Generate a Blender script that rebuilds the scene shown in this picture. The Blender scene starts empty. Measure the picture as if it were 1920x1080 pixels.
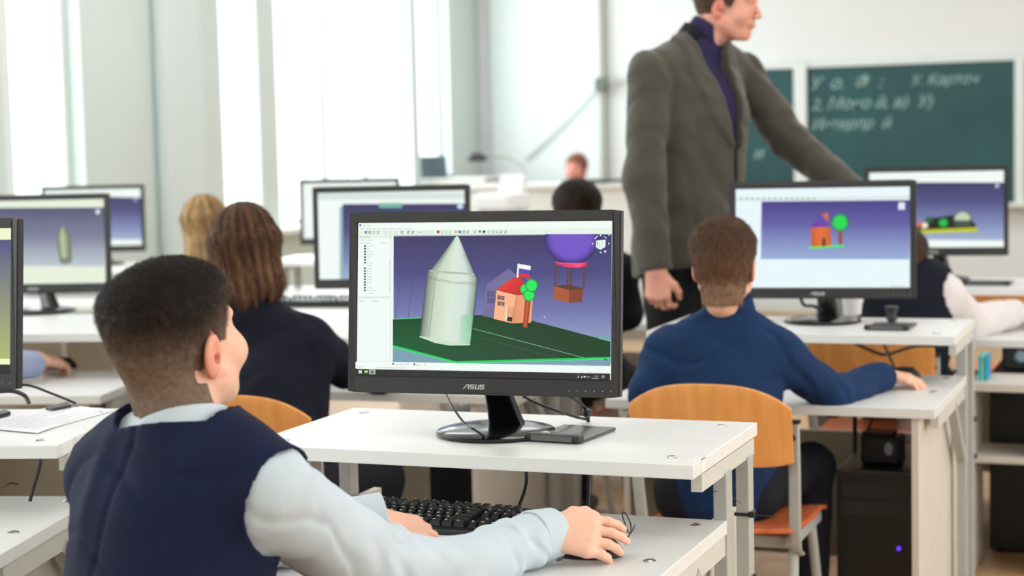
import bpy, bmesh, math, random
import numpy as np
from mathutils import Vector, Matrix, Euler
random.seed(7); rng = np.random.default_rng(7)
PI = math.pi
SC = bpy.context.scene
COL = SC.collection

# ------------------------------------------------------------------ camera
F = 3300.0
YAW, PITCH, ROLL = math.atan(1290 / F), math.atan(272 / F), math.radians(1.35)
CAM = np.array([0, 0, 1.394])
FW = np.array([-math.sin(YAW) * math.cos(PITCH), math.cos(YAW) * math.cos(PITCH), -math.sin(PITCH)])
_r0 = np.array([math.cos(YAW), math.sin(YAW), 0]); _u0 = np.cross(_r0, FW)
RT = math.cos(ROLL) * _r0 - math.sin(ROLL) * _u0
UP = math.sin(ROLL) * _r0 + math.cos(ROLL) * _u0
cd = bpy.data.cameras.new('camera'); cam = bpy.data.objects.new('camera', cd); COL.objects.link(cam)
cam.matrix_world = Matrix(((RT[0], UP[0], -FW[0], 0), (RT[1], UP[1], -FW[1], 0), (RT[2], UP[2], -FW[2], 1.394), (0, 0, 0, 1)))
cd.sensor_width = 36; cd.lens = F / 1920 * 36; cd.clip_start = .05; cd.clip_end = 200
cd.dof.use_dof = True; cd.dof.focus_distance = 3.04; cd.dof.aperture_fstop = 3.9; cd.dof.aperture_blades = 0
SC.camera = cam

def at_z(x, y, h):                      # the point at height h seen at photo pixel (x, y)
    d = FW + RT * (x - 960) / F - UP * (y - 540) / F
    return CAM + (h - CAM[2]) / d[2] * d
def at_d(x, y, z):                      # the point at depth z seen at photo pixel (x, y)
    return CAM + z * (FW + RT * (x - 960) / F - UP * (y - 540) / F)

# ------------------------------------------------------------------ light, world, exposure
WORLD_STRENGTH, SKY_AREA, CEILING_FILL_POWER = 2.2, 33.0, 9.0
w = bpy.data.worlds.new('sky'); SC.world = w; w.use_nodes = True
bg = w.node_tree.nodes['Background']; bg.inputs[0].default_value = (.92, .985, 1, 1); bg.inputs[1].default_value = WORLD_STRENGTH
SC.view_settings.view_transform = 'Standard'; SC.view_settings.look = 'None'
SC.view_settings.gamma = 1; SC.view_settings.exposure = 0.06; SC.view_settings.use_curve_mapping = False
XL, YF, XR, YB, ZC = -5.6, 13.7, 2.6, -2.2, 3.5
WINDOWS = [(-1.6, 1.0), (1.5, 4.1), (4.6, 6.9), (7.36, 8.04), (9.5, 13.05)]
def area(name, loc, rot, sx, sy, power, color):
    l = bpy.data.lights.new(name, 'AREA'); l.shape = 'RECTANGLE'; l.size = sx; l.size_y = sy; l.energy = power; l.color = color
    o = bpy.data.objects.new(name, l); COL.objects.link(o); o.location = loc; o.rotation_euler = rot; return o
for y0, y1 in WINDOWS:
    area('daylight', (XL - .5, (y0 + y1) / 2, 2.05), (0, -PI / 2, 0), 2.2, y1 - y0, SKY_AREA * (y1 - y0), (.93, 1.0, .985))

ADDED_RIGHT_WINDOWS = [(-.6, 2.2), (2.8, 5.6)]  # unseen windows added on the right to let in warm fill
for y0, y1 in ADDED_RIGHT_WINDOWS:
    area('warm_side_fill', (XR + .45, (y0 + y1) / 2, 1.75), (0, PI / 2, 0), 1.8, y1 - y0, 20.0 * (y1 - y0), (1.0, .94, .86))  # added warm fill lamps that brighten the right-facing surfaces

# ------------------------------------------------------------------ colour and materials
def lin(c): c = c / 255; return c / 12.92 if c <= .04045 else ((c + .055) / 1.055) ** 2.4
def S(r, g, b): return (lin(r), lin(g), lin(b))
MATS = {}
def mat(name, c, rough=.5, metal=0, var=.06, scale=30, bump=0, bscale=200, coat=0, spec=.5, attr=False, sheen=0, sss=0):
    if name in MATS: return MATS[name]
    m = bpy.data.materials.new(name); m.use_nodes = True; nt = m.node_tree; N = nt.nodes; L = nt.links
    b = N['Principled BSDF']; b.inputs['Roughness'].default_value = rough; b.inputs['Metallic'].default_value = metal
    b.inputs['Specular IOR Level'].default_value = spec; b.inputs['Coat Weight'].default_value = coat
    if sheen: b.inputs['Sheen Weight'].default_value = sheen
    if sss:
        b.inputs['Subsurface Weight'].default_value = sss; b.inputs['Subsurface Scale'].default_value = .01
        b.inputs['Subsurface Radius'].default_value = (1, .35, .2)
    tc = N.new('ShaderNodeTexCoord'); nz = N.new('ShaderNodeTexNoise'); nz.inputs['Scale'].default_value = scale; nz.inputs['Detail'].default_value = 4
    L.new(tc.outputs['Object'], nz.inputs['Vector'])
    mx = N.new('ShaderNodeMix'); mx.data_type = 'RGBA'; mx.blend_type = 'MULTIPLY'; mx.inputs[0].default_value = 1
    rp = N.new('ShaderNodeMapRange'); rp.inputs[1].default_value = .3; rp.inputs[2].default_value = .7
    rp.inputs[3].default_value = 1 - var; rp.inputs[4].default_value = 1 + var
    L.new(nz.outputs[0], rp.inputs[0]); L.new(rp.outputs[0], mx.inputs[7])
    if attr:
        a = N.new('ShaderNodeAttribute'); a.attribute_name = 'Col'; L.new(a.outputs['Color'], mx.inputs[6])
    else: mx.inputs[6].default_value = (*c, 1)
    L.new(mx.outputs[2], b.inputs['Base Color'])
    if bump:
        n2 = N.new('ShaderNodeTexNoise'); n2.inputs['Scale'].default_value = bscale; n2.inputs['Detail'].default_value = 3
        L.new(tc.outputs['Object'], n2.inputs['Vector'])
        bp = N.new('ShaderNodeBump'); bp.inputs['Strength'].default_value = bump; bp.inputs['Distance'].default_value = .002
        L.new(n2.outputs[0], bp.inputs['Height']); L.new(bp.outputs[0], b.inputs['Normal'])
    MATS[name] = m; return m
def wood(name, c1, c2, rough, stretch, axis=1, scale=6, boards=0):
    m = mat(name, c1, rough, var=.03)
    nt = m.node_tree; N = nt.nodes; L = nt.links; b = N['Principled BSDF']
    tc = N.new('ShaderNodeTexCoord'); mp = N.new('ShaderNodeMapping'); sc = [scale * stretch] * 3; sc[axis] = scale
    mp.inputs['Scale'].default_value = sc; L.new(tc.outputs['Object'], mp.inputs['Vector'])
    nz = N.new('ShaderNodeTexNoise'); nz.inputs['Scale'].default_value = 1; nz.inputs['Detail'].default_value = 5; L.new(mp.outputs[0], nz.inputs['Vector'])
    cr = N.new('ShaderNodeValToRGB'); cr.color_ramp.elements[0].position = .35; cr.color_ramp.elements[0].color = (*c1, 1)
    cr.color_ramp.elements[1].position = .65; cr.color_ramp.elements[1].color = (*c2, 1)
    L.new(nz.outputs[0], cr.inputs[0]); L.new(cr.outputs[0], b.inputs['Base Color']); return m
def emit(name, c=None, k=1.0, attr=False):
    if name in MATS: return MATS[name]
    m = bpy.data.materials.new(name); m.use_nodes = True; nt = m.node_tree; N = nt.nodes; L = nt.links
    b = N['Principled BSDF']; b.inputs['Base Color'].default_value = (.01, .01, .01, 1); b.inputs['Roughness'].default_value = .5
    b.inputs['Emission Strength'].default_value = k; b.inputs['Specular IOR Level'].default_value = .2
    if attr:
        a = N.new('ShaderNodeAttribute'); a.attribute_name = 'Col'; L.new(a.outputs['Color'], b.inputs['Emission Color'])
    else: b.inputs['Emission Color'].default_value = (*c, 1)
    MATS[name] = m; return m

M_white = mat('white_laminate', S(227, 227, 225), .36, var=.02, scale=8, bump=.05, bscale=400)
M_edge = mat('laminate_edge', S(206, 206, 203), .45, var=.02)
M_panel = mat('grey_laminate', S(210, 203, 192), .5, var=.03, scale=12)
M_steel = mat('grey_painted_steel', S(176, 176, 172), .4, var=.04, bump=.05)
M_rail = mat('white_painted_steel', S(205, 205, 198), .4, var=.03)
M_chrome = mat('chrome', S(200, 200, 198), .2, 1, var=.03)
M_black = mat('black_plastic', S(30, 31, 34), .42, var=.08, bump=.15, bscale=900)
M_bezel = mat('bezel_plastic', S(50, 49, 50), .38, var=.04, bump=.08, bscale=1500)
M_gloss = mat('gloss_black', S(16, 16, 18), .14, var=.02, spec=.5)
M_key = mat('key_plastic', S(30, 31, 34), .28, var=.06)
M_cable = mat('cable_rubber', S(24, 24, 26), .4, var=.05)
M_ply = wood('orange_plywood', S(224, 148, 78), S(236, 165, 92), .35, 9, axis=2, scale=4)
M_plyh = wood('orange_plywood_seat', S(205, 105, 60), S(222, 122, 72), .35, 9, axis=1, scale=4)
M_box = mat('orange_board', S(205, 118, 70), .5, var=.05)
M_wall = mat('pale_green_paint', S(210, 221, 217), .8, var=.015, scale=1.5)
M_front = mat('white_paint', S(226, 228, 228), .8, var=.015, scale=1.5)
M_ceil = mat('ceiling_paint', S(236, 238, 240), .85, var=.01, scale=1)
M_frame = mat('window_frame_white', S(225, 230, 228), .4, var=.02)
M_post = mat('window_post_grey', S(232, 238, 238), .5, var=.02)
M_green = mat('chalkboard_green', S(25, 74, 78), .5, var=.2, scale=2.2)
M_chalk = mat('chalk', S(150, 182, 178), .9, var=.3, scale=60)
M_paper = mat('paper', S(236, 236, 240), .7, var=.02)
M_floor = wood('floor_boards_stain', S(176, 138, 96), S(190, 152, 110), .4, 8, axis=1, scale=1.2)
M_skin = mat('skin', S(238, 186, 160), .5, var=.05, scale=25, bump=.05, bscale=500, attr=True, sss=.12)
M_hair = mat('hair', S(50, 35, 25), .6, var=.2, scale=120, attr=True, spec=.18)
M_eye = mat('eye_white', S(225, 220, 215), .2, var=.02, attr=True)
M_screenlit = emit('lit_screen', attr=True)

# ------------------------------------------------------------------ object helpers
def link(name, me, m=None, parent=None):
    o = bpy.data.objects.new(name, me); COL.objects.link(o)
    if m is not None: me.materials.clear(); me.materials.append(m)
    if parent is not None: o.parent = parent
    return o
def obj(name, bm, m, parent=None, smooth=False):
    me = bpy.data.meshes.new(name); bm.normal_update(); bm.to_mesh(me); bm.free()
    if smooth:
        for p in me.polygons: p.use_smooth = True
        try: me.set_sharp_from_angle(angle=math.radians(35))
        except Exception: pass
    return link(name, me, m, parent)
def tag(o, label=None, cat=None, group=None, kind=None):
    if label: o['label'] = label
    if cat: o['category'] = cat
    if group: o['group'] = group
    if kind: o['kind'] = kind
    return o
def thing(name, label, cat, loc=(0, 0, 0), rz=0, group=None):
    o = bpy.data.objects.new(name, None); COL.objects.link(o); o.location = loc; o.rotation_euler = (0, 0, rz); o.empty_display_size = .1
    return tag(o, label, cat, group)
def bx(bm, x0, x1, y0, y1, z0, z1, bev=0, M=None, seg=2):
    vs = [bm.verts.new((x, y, z)) for x in (x0, x1) for y in (y0, y1) for z in (z0, z1)]
    fs = [bm.faces.new([vs[i] for i in q]) for q in ((0, 1, 3, 2), (4, 6, 7, 5), (0, 4, 5, 1), (2, 3, 7, 6), (0, 2, 6, 4), (1, 5, 7, 3))]
    if bev:
        es = list({e for f in fs for e in f.edges}); r = bmesh.ops.bevel(bm, geom=es, offset=bev, segments=seg, affect='EDGES', profile=.5)
        if M: 
            vv = list({v for f in r['faces'] for v in f.verts} | {v for f in fs if f.is_valid for v in f.verts}); bmesh.ops.transform(bm, matrix=M, verts=vv)
    elif M: bmesh.ops.transform(bm, matrix=M, verts=vs)
    return bm
def box(x0, x1, y0, y1, z0, z1, bev=0, M=None): return bx(bmesh.new(), x0, x1, y0, y1, z0, z1, bev, M)
def prism(bm, pts, z0, z1, M=None):       # polygon in xy, extruded in z
    a = [bm.verts.new((x, y, z0)) for x, y in pts]; b = [bm.verts.new((x, y, z1)) for x, y in pts]; n = len(pts)
    bm.faces.new(a[::-1]); bm.faces.new(b)
    for i in range(n): bm.faces.new((a[i], a[(i + 1) % n], b[(i + 1) % n], b[i]))
    if M: bmesh.ops.transform(bm, matrix=M, verts=a + b)
    return bm
def lathe(bm, prof, n=48, M=None, sx=1, sy=1):
    rings = [[bm.verts.new((r * math.cos(2 * PI * i / n) * sx, r * math.sin(2 * PI * i / n) * sy, z)) for i in range(n)] for r, z in prof]
    for a, b in zip(rings, rings[1:]):
        for i in range(n): bm.faces.new((a[i], a[(i + 1) % n], b[(i + 1) % n], b[i]))
    bm.faces.new(rings[0][::-1]); bm.faces.new(rings[-1])
    if M: bmesh.ops.transform(bm, matrix=M, verts=[v for r in rings for v in r])
    return bm
def smooth_pts(pts, n=8):
    P = [Vector(p) for p in pts]; P = [P[0]] + P + [P[-1]]; out = []
    for i in range(1, len(P) - 2):
        for k in range(n):
            t = k / n; a, b, c, d = P[i - 1], P[i], P[i + 1], P[i + 2]
            out.append(.5 * ((2 * b) + (c - a) * t + (2 * a - 5 * b + 4 * c - d) * t * t + (3 * b - a - 3 * c + d) * t ** 3))
    return out + [P[-2]]
def tube(bm, pts, r, n=8, curve=True, flat=1):
    P = smooth_pts(pts) if curve else [Vector(p) for p in pts]
    rings = []; prev = Vector((0, 0, 1))
    for i, p in enumerate(P):
        t = (P[min(i + 1, len(P) - 1)] - P[max(i - 1, 0)]).normalized()
        a = prev - t * prev.dot(t)
        if a.length < 1e-3: a = Vector((1, 0, 0)) - t * t.x
        a.normalize(); b = t.cross(a); prev = a
        rings.append([bm.verts.new(p + a * math.cos(2 * PI * k / n) * r * flat + b * math.sin(2 * PI * k / n) * r) for k in range(n)])
    for a, b in zip(rings, rings[1:]):
        for k in range(n): bm.faces.new((a[k], a[(k + 1) % n], b[(k + 1) % n], b[k]))
    bm.faces.new(rings[0][::-1]); bm.faces.new(rings[-1]); return bm
def cable(name, label, pts, r=.0028, parent=None, cat='cable'):
    o = obj(name, tube(bmesh.new(), pts, r), M_cable, parent, True)
    return tag(o, label, cat) if parent is None else o
def frame_M(o, x, z):                      # matrix from origin, x axis, rough z axis
    x = Vector(x).normalized(); z = Vector(z); z = (z - x * z.dot(x)).normalized(); y = z.cross(x)
    return Matrix(((x.x, y.x, z.x, o[0]), (x.y, y.y, z.y, o[1]), (x.z, y.z, z.z, o[2]), (0, 0, 0, 1)))
def text_mesh(body, size, align='LEFT', shear=0):
    c = bpy.data.curves.new('t', 'FONT'); c.body = body; c.size = size; c.align_x = align; c.shear = shear; c.resolution_u = 2
    o = bpy.data.objects.new('t', c); COL.objects.link(o)
    dg = bpy.context.evaluated_depsgraph_get(); me = bpy.data.meshes.new_from_object(o.evaluated_get(dg))
    V = [v.co.copy() for v in me.vertices]; Fc = [tuple(p.vertices) for p in me.polygons]
    bpy.data.objects.remove(o); bpy.data.curves.remove(c); bpy.data.meshes.remove(me)
    return V, Fc

# ------------------------------------------------------------------ implicit surface toolkit (bodies, cloth, hair)
A3 = lambda p: np.array(p, np.float32)
def cap(P, a, b, ra, rb):
    a, b = A3(a), A3(b); ab = b - a; t = np.clip(((P - a) @ ab) / (ab @ ab + 1e-12), 0, 1)
    return np.linalg.norm(P - a - t[:, None] * ab, axis=1) - (ra + (rb - ra) * t)
def ell(P, c, r):
    q = P - A3(c); r = A3(r); k0 = np.linalg.norm(q / r, axis=1); k1 = np.linalg.norm(q / (r * r), axis=1) + 1e-9
    return k0 * (k0 - 1) / k1
def smin(a, b, k):
    h = np.clip(.5 + .5 * (b - a) / k, 0, 1); return b + (a - b) * h - k * h * (1 - h)
def smax(a, b, k): return -smin(-a, -b, k)
def loc(P, Mx):                            # world points into the frame Mx (rigid)
    Mi = np.array(Mx.inverted(), np.float32); return P @ Mi[:3, :3].T + Mi[:3, 3]
def wob(P, f, seed=0):
    s = seed * 1.7; x, y, z = P[:, 0] * f, P[:, 1] * f, P[:, 2] * f
    u = x + .8 * np.sin(y * 1.3 + s) + .5 * np.sin(z * 2.1 + s); v = y + .8 * np.sin(z * 1.1 + s * 2) + .4 * np.sin(x * 2.3); q = z + .7 * np.sin(x * 1.2 + s * 3) + .5 * np.sin(y * 1.9)
    return (np.sin(u * 1.9 + s) * np.sin(v * 1.6 + 1) + np.sin(q * 2.2 + s) * np.sin(u * 1.1 + v) + np.sin(v * 2.7 + q)) / 3
def crease(P, f, seed=0, w=.10): return np.exp(-(wob(P, f, seed) / w) ** 2)
KID = [1.0]
def nets(f, lo, hi, h):
    lo = A3(lo); hi = A3(hi); n = np.maximum(((hi - lo) / h).astype(int) + 2, 5)
    c = 4; nc = -(-n // c); n = nc * c
    g = [np.arange(m, dtype=np.float32) for m in nc]
    C = np.stack(np.meshgrid(*g, indexing='ij'), -1).reshape(-1, 3)
    dv = f(lo + (C * c + (c - 1) / 2) * h).reshape(nc)
    big = np.repeat(np.repeat(np.repeat(dv, c, 0), c, 1), c, 2).astype(np.float32)
    near = np.abs(big) < h * c * 1.5
    idx = np.argwhere(near); vals = big
    fv = np.empty(len(idx), np.float32)
    for s in range(0, len(idx), 400000): fv[s:s + 400000] = f(lo + idx[s:s + 400000].astype(np.float32) * h)
    vals[near] = fv
    ins = vals < 0; nx, ny, nz = ins.shape
    acc = np.zeros((nx - 1, ny - 1, nz - 1, 3), np.float32); cnt = np.zeros((nx - 1, ny - 1, nz - 1), np.float32)
    quads = []
    for ax in range(3):
        sl0 = [slice(None)] * 3; sl1 = [slice(None)] * 3; sl0[ax] = slice(0, -1); sl1[ax] = slice(1, None)
        cr = ins[tuple(sl0)] != ins[tuple(sl1)]
        e = np.argwhere(cr)
        a = vals[tuple(sl0)][cr]; b = vals[tuple(sl1)][cr]; t = a / (a - b)
        p = e.astype(np.float32); p[:, ax] += t
        o1, o2 = [k for k in range(3) if k != ax]
        ids = []
        for d1, d2 in ((0, 0), (1, 0), (1, 1), (0, 1)):
            q = e.copy(); q[:, o1] -= d1; q[:, o2] -= d2
            ok = (q >= 0).all(1) & (q[:, 0] < nx - 1) & (q[:, 1] < ny - 1) & (q[:, 2] < nz - 1)
            np.add.at(acc, tuple(q[ok].T), p[ok]); np.add.at(cnt, tuple(q[ok].T), 1)
            ids.append((q[:, 0] * (ny - 1) + q[:, 1]) * (nz - 1) + q[:, 2]); ids[-1][~ok] = -1
        Q = np.stack(ids, 1); flip = (a < 0) ^ (ax == 1)
        Q[~flip] = Q[~flip][:, ::-1]; quads.append(Q[(Q >= 0).all(1)])
    Q = np.concatenate(quads); act = np.argwhere(cnt.ravel() > 0)[:, 0]
    mp = np.full(cnt.size, -1, np.int64); mp[act] = np.arange(len(act))
    V = acc.reshape(-1, 3)[act] / cnt.ravel()[act][:, None]
    return lo + V * h, mp[Q][:, ::-1]
def mesh_np(name, V, Fq, m, parent=None, col=None, smooth=True):
    me = bpy.data.meshes.new(name)
    if isinstance(Fq, np.ndarray):
        me.vertices.add(len(V)); me.vertices.foreach_set('co', np.asarray(V, np.float32).ravel())
        k = Fq.shape[1]; me.loops.add(Fq.size); me.loops.foreach_set('vertex_index', Fq.astype(np.int32).ravel())
        me.polygons.add(len(Fq)); me.polygons.foreach_set('loop_start', np.arange(0, Fq.size, k, dtype=np.int32))
        me.update(calc_edges=True); me.validate()
    else: me.from_pydata([tuple(v) for v in V], [], Fq)
    if smooth: me.polygons.foreach_set('use_smooth', np.ones(len(me.polygons), bool))
    if col is not None:
        a = me.color_attributes.new('Col', 'FLOAT_COLOR', 'POINT'); c = np.ones((len(me.vertices), 4), np.float32); c[:, :3] = col[:len(me.vertices)]
        a.data.foreach_set('color', c.ravel())
    return link(name, me, m, parent)
def joinVF(parts):
    Vs, Fs, n = [], [], 0
    for V, Fq in parts: Vs.append(V); Fs.append(Fq + n); n += len(V)
    return np.concatenate(Vs), np.concatenate(Fs)

SKIN = np.array(S(236, 184, 158)); SKINR = np.array(S(226, 140, 118))
FING = [(.031, .070), (.010, .078), (-.011, .073), (-.030, .057)]
def hand_sdf(P, Mh, s=1, left=False, curl=(.25, .5, .35), spread=.025, thumb=0):
    """right hand, palm down: x along the fingers, z out of the back, thumb on +y"""
    q = loc(P, Mh) / s
    if left: q = q * A3((1, -1, 1))
    qq = q * A3((1, 1, 1.25))
    d = cap(qq, (-.028, 0, 0), (.005, 0, 0), .025, .025)
    for i, (y, L) in enumerate(FING):
        d = smin(d, cap(q, (.008, y * .55, 0), (.080 - .004 * abs(i - 1), y, .004 - .003 * abs(i - 1.5)), .0145, .0125), .018)
    d = smin(d, cap(q, (.01, .016, -.008), (.05, .034, -.014), .016, .014), .016)
    fd = None
    for i, (y, L) in enumerate(FING):
        p = np.array([.080 - .004 * abs(i - 1), y, .004 - .003 * abs(i - 1.5)]); ang = .05; sp = y * spread / .03
        for k, (fr, r0, r1) in enumerate(((.46, .0098, .0088), (.3, .0088, .0079), (.24, .0079, .0066))):
            ang -= curl[k] * (1 + .12 * (i - 1)); v = np.array([math.cos(ang) * math.cos(sp), math.cos(ang) * math.sin(sp), math.sin(ang)]) * L * fr
            c = cap(q, p, p + v, r0, r1); fi = c if k == 0 else smin(fi, c, .004); p = p + v
        fd = fi if fd is None else smin(fd, fi, .0015)
    d = smin(d, fd, .008)
    t = [(.022, .026, -.010), (.046, .050 + thumb, -.018), (.068, .058 + thumb, -.026), (.087, .056 + thumb, -.033)]
    td = cap(q, t[0], t[1], .0135, .0115); td = smin(td, cap(q, t[1], t[2], .0112, .0100), .005); td = smin(td, cap(q, t[2], t[3], .0100, .0078), .004)
    return smin(d, td, .010) * s
def head_sdf(P, Mh, s=1, adult=False):
    q = loc(P, Mh) / s
    d = ell(q, (0, -.012, .030), (.073, .093, .083))
    d = smin(d, ell(q, (0, .030, -.028), (.058, .062, .080)), .03)
    d = smin(d, cap(q, (0, -.040, -.01), (0, -.038, -.10), .052, .046), .03)
    d = smin(d, ell(q, (0, .022, -.062), (.052, .05, .045)), .03)
    d = smin(d, ell(q, (0, .070, -.094), (.020, .018, .016)), .025)
    for sx in (-1, 1):
        d = smin(d, ell(q, (sx * .042, .062, -.032), (.022 + .003 * KID[0], .022 + .003 * KID[0], .026)), .02)           # cheeks
        d = smin(d, cap(q, (sx * .012, .089 - .004 * KID[0], .026), (sx * .040, .078 - .006 * KID[0], .024), .008 - .002 * KID[0], .007 - .002 * KID[0]), .012)  # brow
        d = smax(d, -ell(q, (sx * .032, .101, .006), (.016, .018, .011)), .012)
        d = smin(d, cap(q, (sx * .058, .01, -.06), (sx * .03, .05, -.092), .012, .012), .03)   # jaw
    d = smin(d, cap(q, (0, .090, .012), (0, .110 - .006 * KID[0], -.026), .006, .010), .010)
    for sx in (-1, 1): d = smin(d, ell(q, (sx * .011, .102 - .005 * KID[0], -.031), (.008, .009, .007)), .005)
    d = smin(d, ell(q, (0, .091, -.054), (.022, .010, .006)), .006); d = smin(d, ell(q, (0, .089, -.064), (.020, .010, .006)), .006)
    d = smax(d, -cap(q, (-.02, .103, -.059), (.02, .103, -.059), .0022, .0022), .003)
    for sx in (-1, 1):                                                                     # ears
        e = q - A3((sx * .077, -.006, -.016)); a = math.radians(12)
        yy = e[:, 1] * math.cos(a) - e[:, 2] * math.sin(a); zz = e[:, 1] * math.sin(a) + e[:, 2] * math.cos(a); xx = e[:, 0] * sx + yy * .22
        E = np.stack([xx, yy, zz], 1)
        ear = ell(E, (0, 0, 0), (.0078, .0190, .033))
        ear = smin(ear, ell(E, (-.004, .006, -.020), (.008, .009, .012)), .006)
        ear = smax(ear, -ell(E, (.010, .003, .004), (.0085, .0085, .019)), .004)
        ear = smax(ear, -ell(E, (.003, .008, -.006), (.009, .0055, .008)), .003)
        d = smin(d, ear, .004)
    return d * s
def neck_sdf(P, Mh, nb, s=1, r=.050):
    a = np.array(Mh @ Vector((0, -.018 * s, -.04 * s)))
    return cap(P, a, nb, r * s, r * s * 1.12)
def head_frame(c, yaw, pitch=0, roll=0):   # yaw: maths angle the face looks along
    return Matrix.Translation(Vector(c)) @ Euler((pitch, roll, yaw - PI / 2), 'XYZ').to_matrix().to_4x4()
def hair_short(P, Mh, s, top=.014, side=.003, front=.055, nape=-.075, back=.01):
    """thickness of hair over the skull; negative where skin is bare"""
    q = loc(P, Mh) / s; x, y, z = q.T
    base = smin(ell(q, (0, -.012, .030), (.073, .093, .083)), ell(q, (0, .02, -.03), (.058, .06, .080)), .03)
    base = smin(base, cap(q, (0, -.040, -.01), (0, -.038, -.10), .052, .046), .03)
    u = np.clip((z - .0) / .075, 0, 1); u = u * u * (3 - 2 * u)
    t = side + (top - side) * u + back * np.clip((-y - .02) / .07, 0, 1) * np.clip((z + .05) / .06, 0, 1)
    line = np.where(y > .02, .055 - .25 * (y - .08) * 0, 0)
    zf = np.interp(y, [-.12, -.05, -.024, -.012, .002, .020, .034, .046, .060, .10], [nape, nape, nape + .002, -.01, .024, -.002, -.006, .030, front, front + .006])
    m = (z - zf) / .012
    t = np.where(m > 0, np.minimum(t, side * .6 + .010 * np.clip(m, 0, 50)), m * .01)
    return (base - np.maximum(t, -.012) + wob(q, 90, 2) * .0012) * s
def strands(V, Nrm, D, L, wd, n, colf, lift=.35, jit=.35, segs=2):
    k = rng.integers(0, len(V), n); p = V[k]; nn = Nrm[k]; d = D[k] + rng.normal(0, jit, (n, 3)); d = d - (d * nn).sum(1)[:, None] * nn
    d /= np.linalg.norm(d, axis=1)[:, None] + 1e-6; side = np.cross(d, nn); side += rng.normal(0, .3, side.shape); side /= np.linalg.norm(side, axis=1)[:, None]
    Ln = (L[k] if hasattr(L, '__len__') else L) * rng.uniform(.6, 1.2, n); c = colf[k] * rng.uniform(.6, 1.5, (n, 1))
    Vs, cs = [], []
    for j in range(segs + 1):
        t = j / segs; c0 = p + d * (Ln * t)[:, None] + nn * (Ln * (lift * t - .25 * lift * t * t) - .0008)[:, None]
        ww = wd * (1 - .8 * t); Vs += [c0 - side * ww, c0 + side * ww]; cs += [c, c]
    V2 = np.stack(Vs, 1).reshape(-1, 3); c2 = np.stack(cs, 1).reshape(-1, 3); st = 2 * (segs + 1); b = np.arange(n) * st
    Fs = [np.stack([b + 2 * j, b + 2 * j + 1, b + 2 * j + 3, b + 2 * j + 2], 1) for j in range(segs)]
    return V2, np.concatenate(Fs), c2
def normals(f, V, e=.002):
    g = np.stack([f(V + A3(d) * e) - f(V - A3(d) * e) for d in ((1, 0, 0), (0, 1, 0), (0, 0, 1))], 1); return g / (np.linalg.norm(g, axis=1)[:, None] + 1e-9)
def skin_col(V, Mh=None, s=1, redden=None, base=SKIN):
    c = np.tile(base, (len(V), 1)).astype(np.float32)
    if Mh is not None:
        q = loc(V.astype(np.float32), Mh) / s
        k = np.clip((np.abs(q[:, 0]) - .066) / .006, 0, 1) * (np.abs(q[:, 2] + .016) < .04) * (np.abs(q[:, 1] + .006) < .03)
        c = c * (1 - .7 * k[:, None]) + (SKINR * base / SKIN) * .7 * k[:, None]
        l = (np.abs(q[:, 0]) < .022) & (np.abs(q[:, 2] + .059) < .009) & (q[:, 1] > .085); c[l] = c[l] * .6 + SKINR * .3
    return c

# ------------------------------------------------------------------ the room
def struct(name, bm, m, parent=None):
    o = obj(name, bm, m, parent)
    if parent is None: o['kind'] = 'structure'
    return o
floor = struct('floor', box(XL - .3, XR + .2, YB - .2, YF + .2, -.1, -.001), mat('subfloor', S(120, 95, 70), .8))
# floor boards (laid across the room); the nearer visible ones are parts
row = 0; me_board = None
BW = .19
for i in range(int((YF - YB) / BW) + 1):
    y = YB + i * BW
    y2 = min(y + BW - .004, YF)
    if 4.6 < y < 10.5:
        o = obj('floor_board', box(-3.0, XR, y, y2, -.001, .012, .0015), M_floor, floor) if me_board is None else None
        if me_board is None: me_board = (o.data, y)
        else:
            o = bpy.data.objects.new('floor_board', me_board[0]); COL.objects.link(o); o.parent = floor; o.location = (0, y - me_board[1], 0)
b = bmesh.new()
for i in range(int((YF - YB) / BW) + 1):
    y = YB + i * BW; y2 = min(y + BW - .004, YF)
    if 4.6 < y < 10.5: bx(b, XL, -3.004, y, y2, -.001, .012)
    else: bx(b, XL, XR, y, y2, -.001, .012)
tag(obj('far_boards', b, M_floor, floor), kind='stuff')
struct('ceiling', box(XL - .3, XR + .2, YB - .2, YF + .2, ZC, ZC + .1), M_ceil)
struct('wall_front', box(XL - .3, XR + .2, YF, YF + .2, 0, ZC), M_front)
b = bmesh.new(); ys = [YB] + [v for p in ADDED_RIGHT_WINDOWS for v in p] + [YF]
for a_, b_ in zip(ys[::2], ys[1::2]): bx(b, XR, XR + .2, a_, b_, 0, ZC)
for a_, b_ in ADDED_RIGHT_WINDOWS: bx(b, XR, XR + .2, a_, b_, 0, .8); bx(b, XR, XR + .2, a_, b_, 2.7, ZC)
struct('wall_right', b, M_front)
struct('wall_back', box(XL - .3, XR + .2, YB - .2, YB, 0, ZC), M_wall)
SILL, HEAD = .87, 3.2
b = bmesh.new(); ys = [YB] + [v for p in WINDOWS for v in p] + [YF]
for a_, b_ in zip(ys[::2], ys[1::2]): bx(b, XL - .3, XL, a_, b_, 0, ZC)
for a_, b_ in WINDOWS: bx(b, XL - .3, XL, a_, b_, 0, SILL); bx(b, XL - .3, XL, a_, b_, HEAD, ZC)
struct('wall_left', b, M_wall)
struct('trim_1', box(XL, XL + .10, 8.72, 9.14, 0, ZC, .04), mat('pipe_chase_paint', S(214, 226, 226), .6, var=.01))
struct('baseboard_front', box(XL, XR, YF - .02, YF, .012, .10, .004), M_frame)
M_glass = bpy.data.materials.new('window_glass'); M_glass.use_nodes = True
_n = M_glass.node_tree.nodes; _l = M_glass.node_tree.links; _n.clear()
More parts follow.
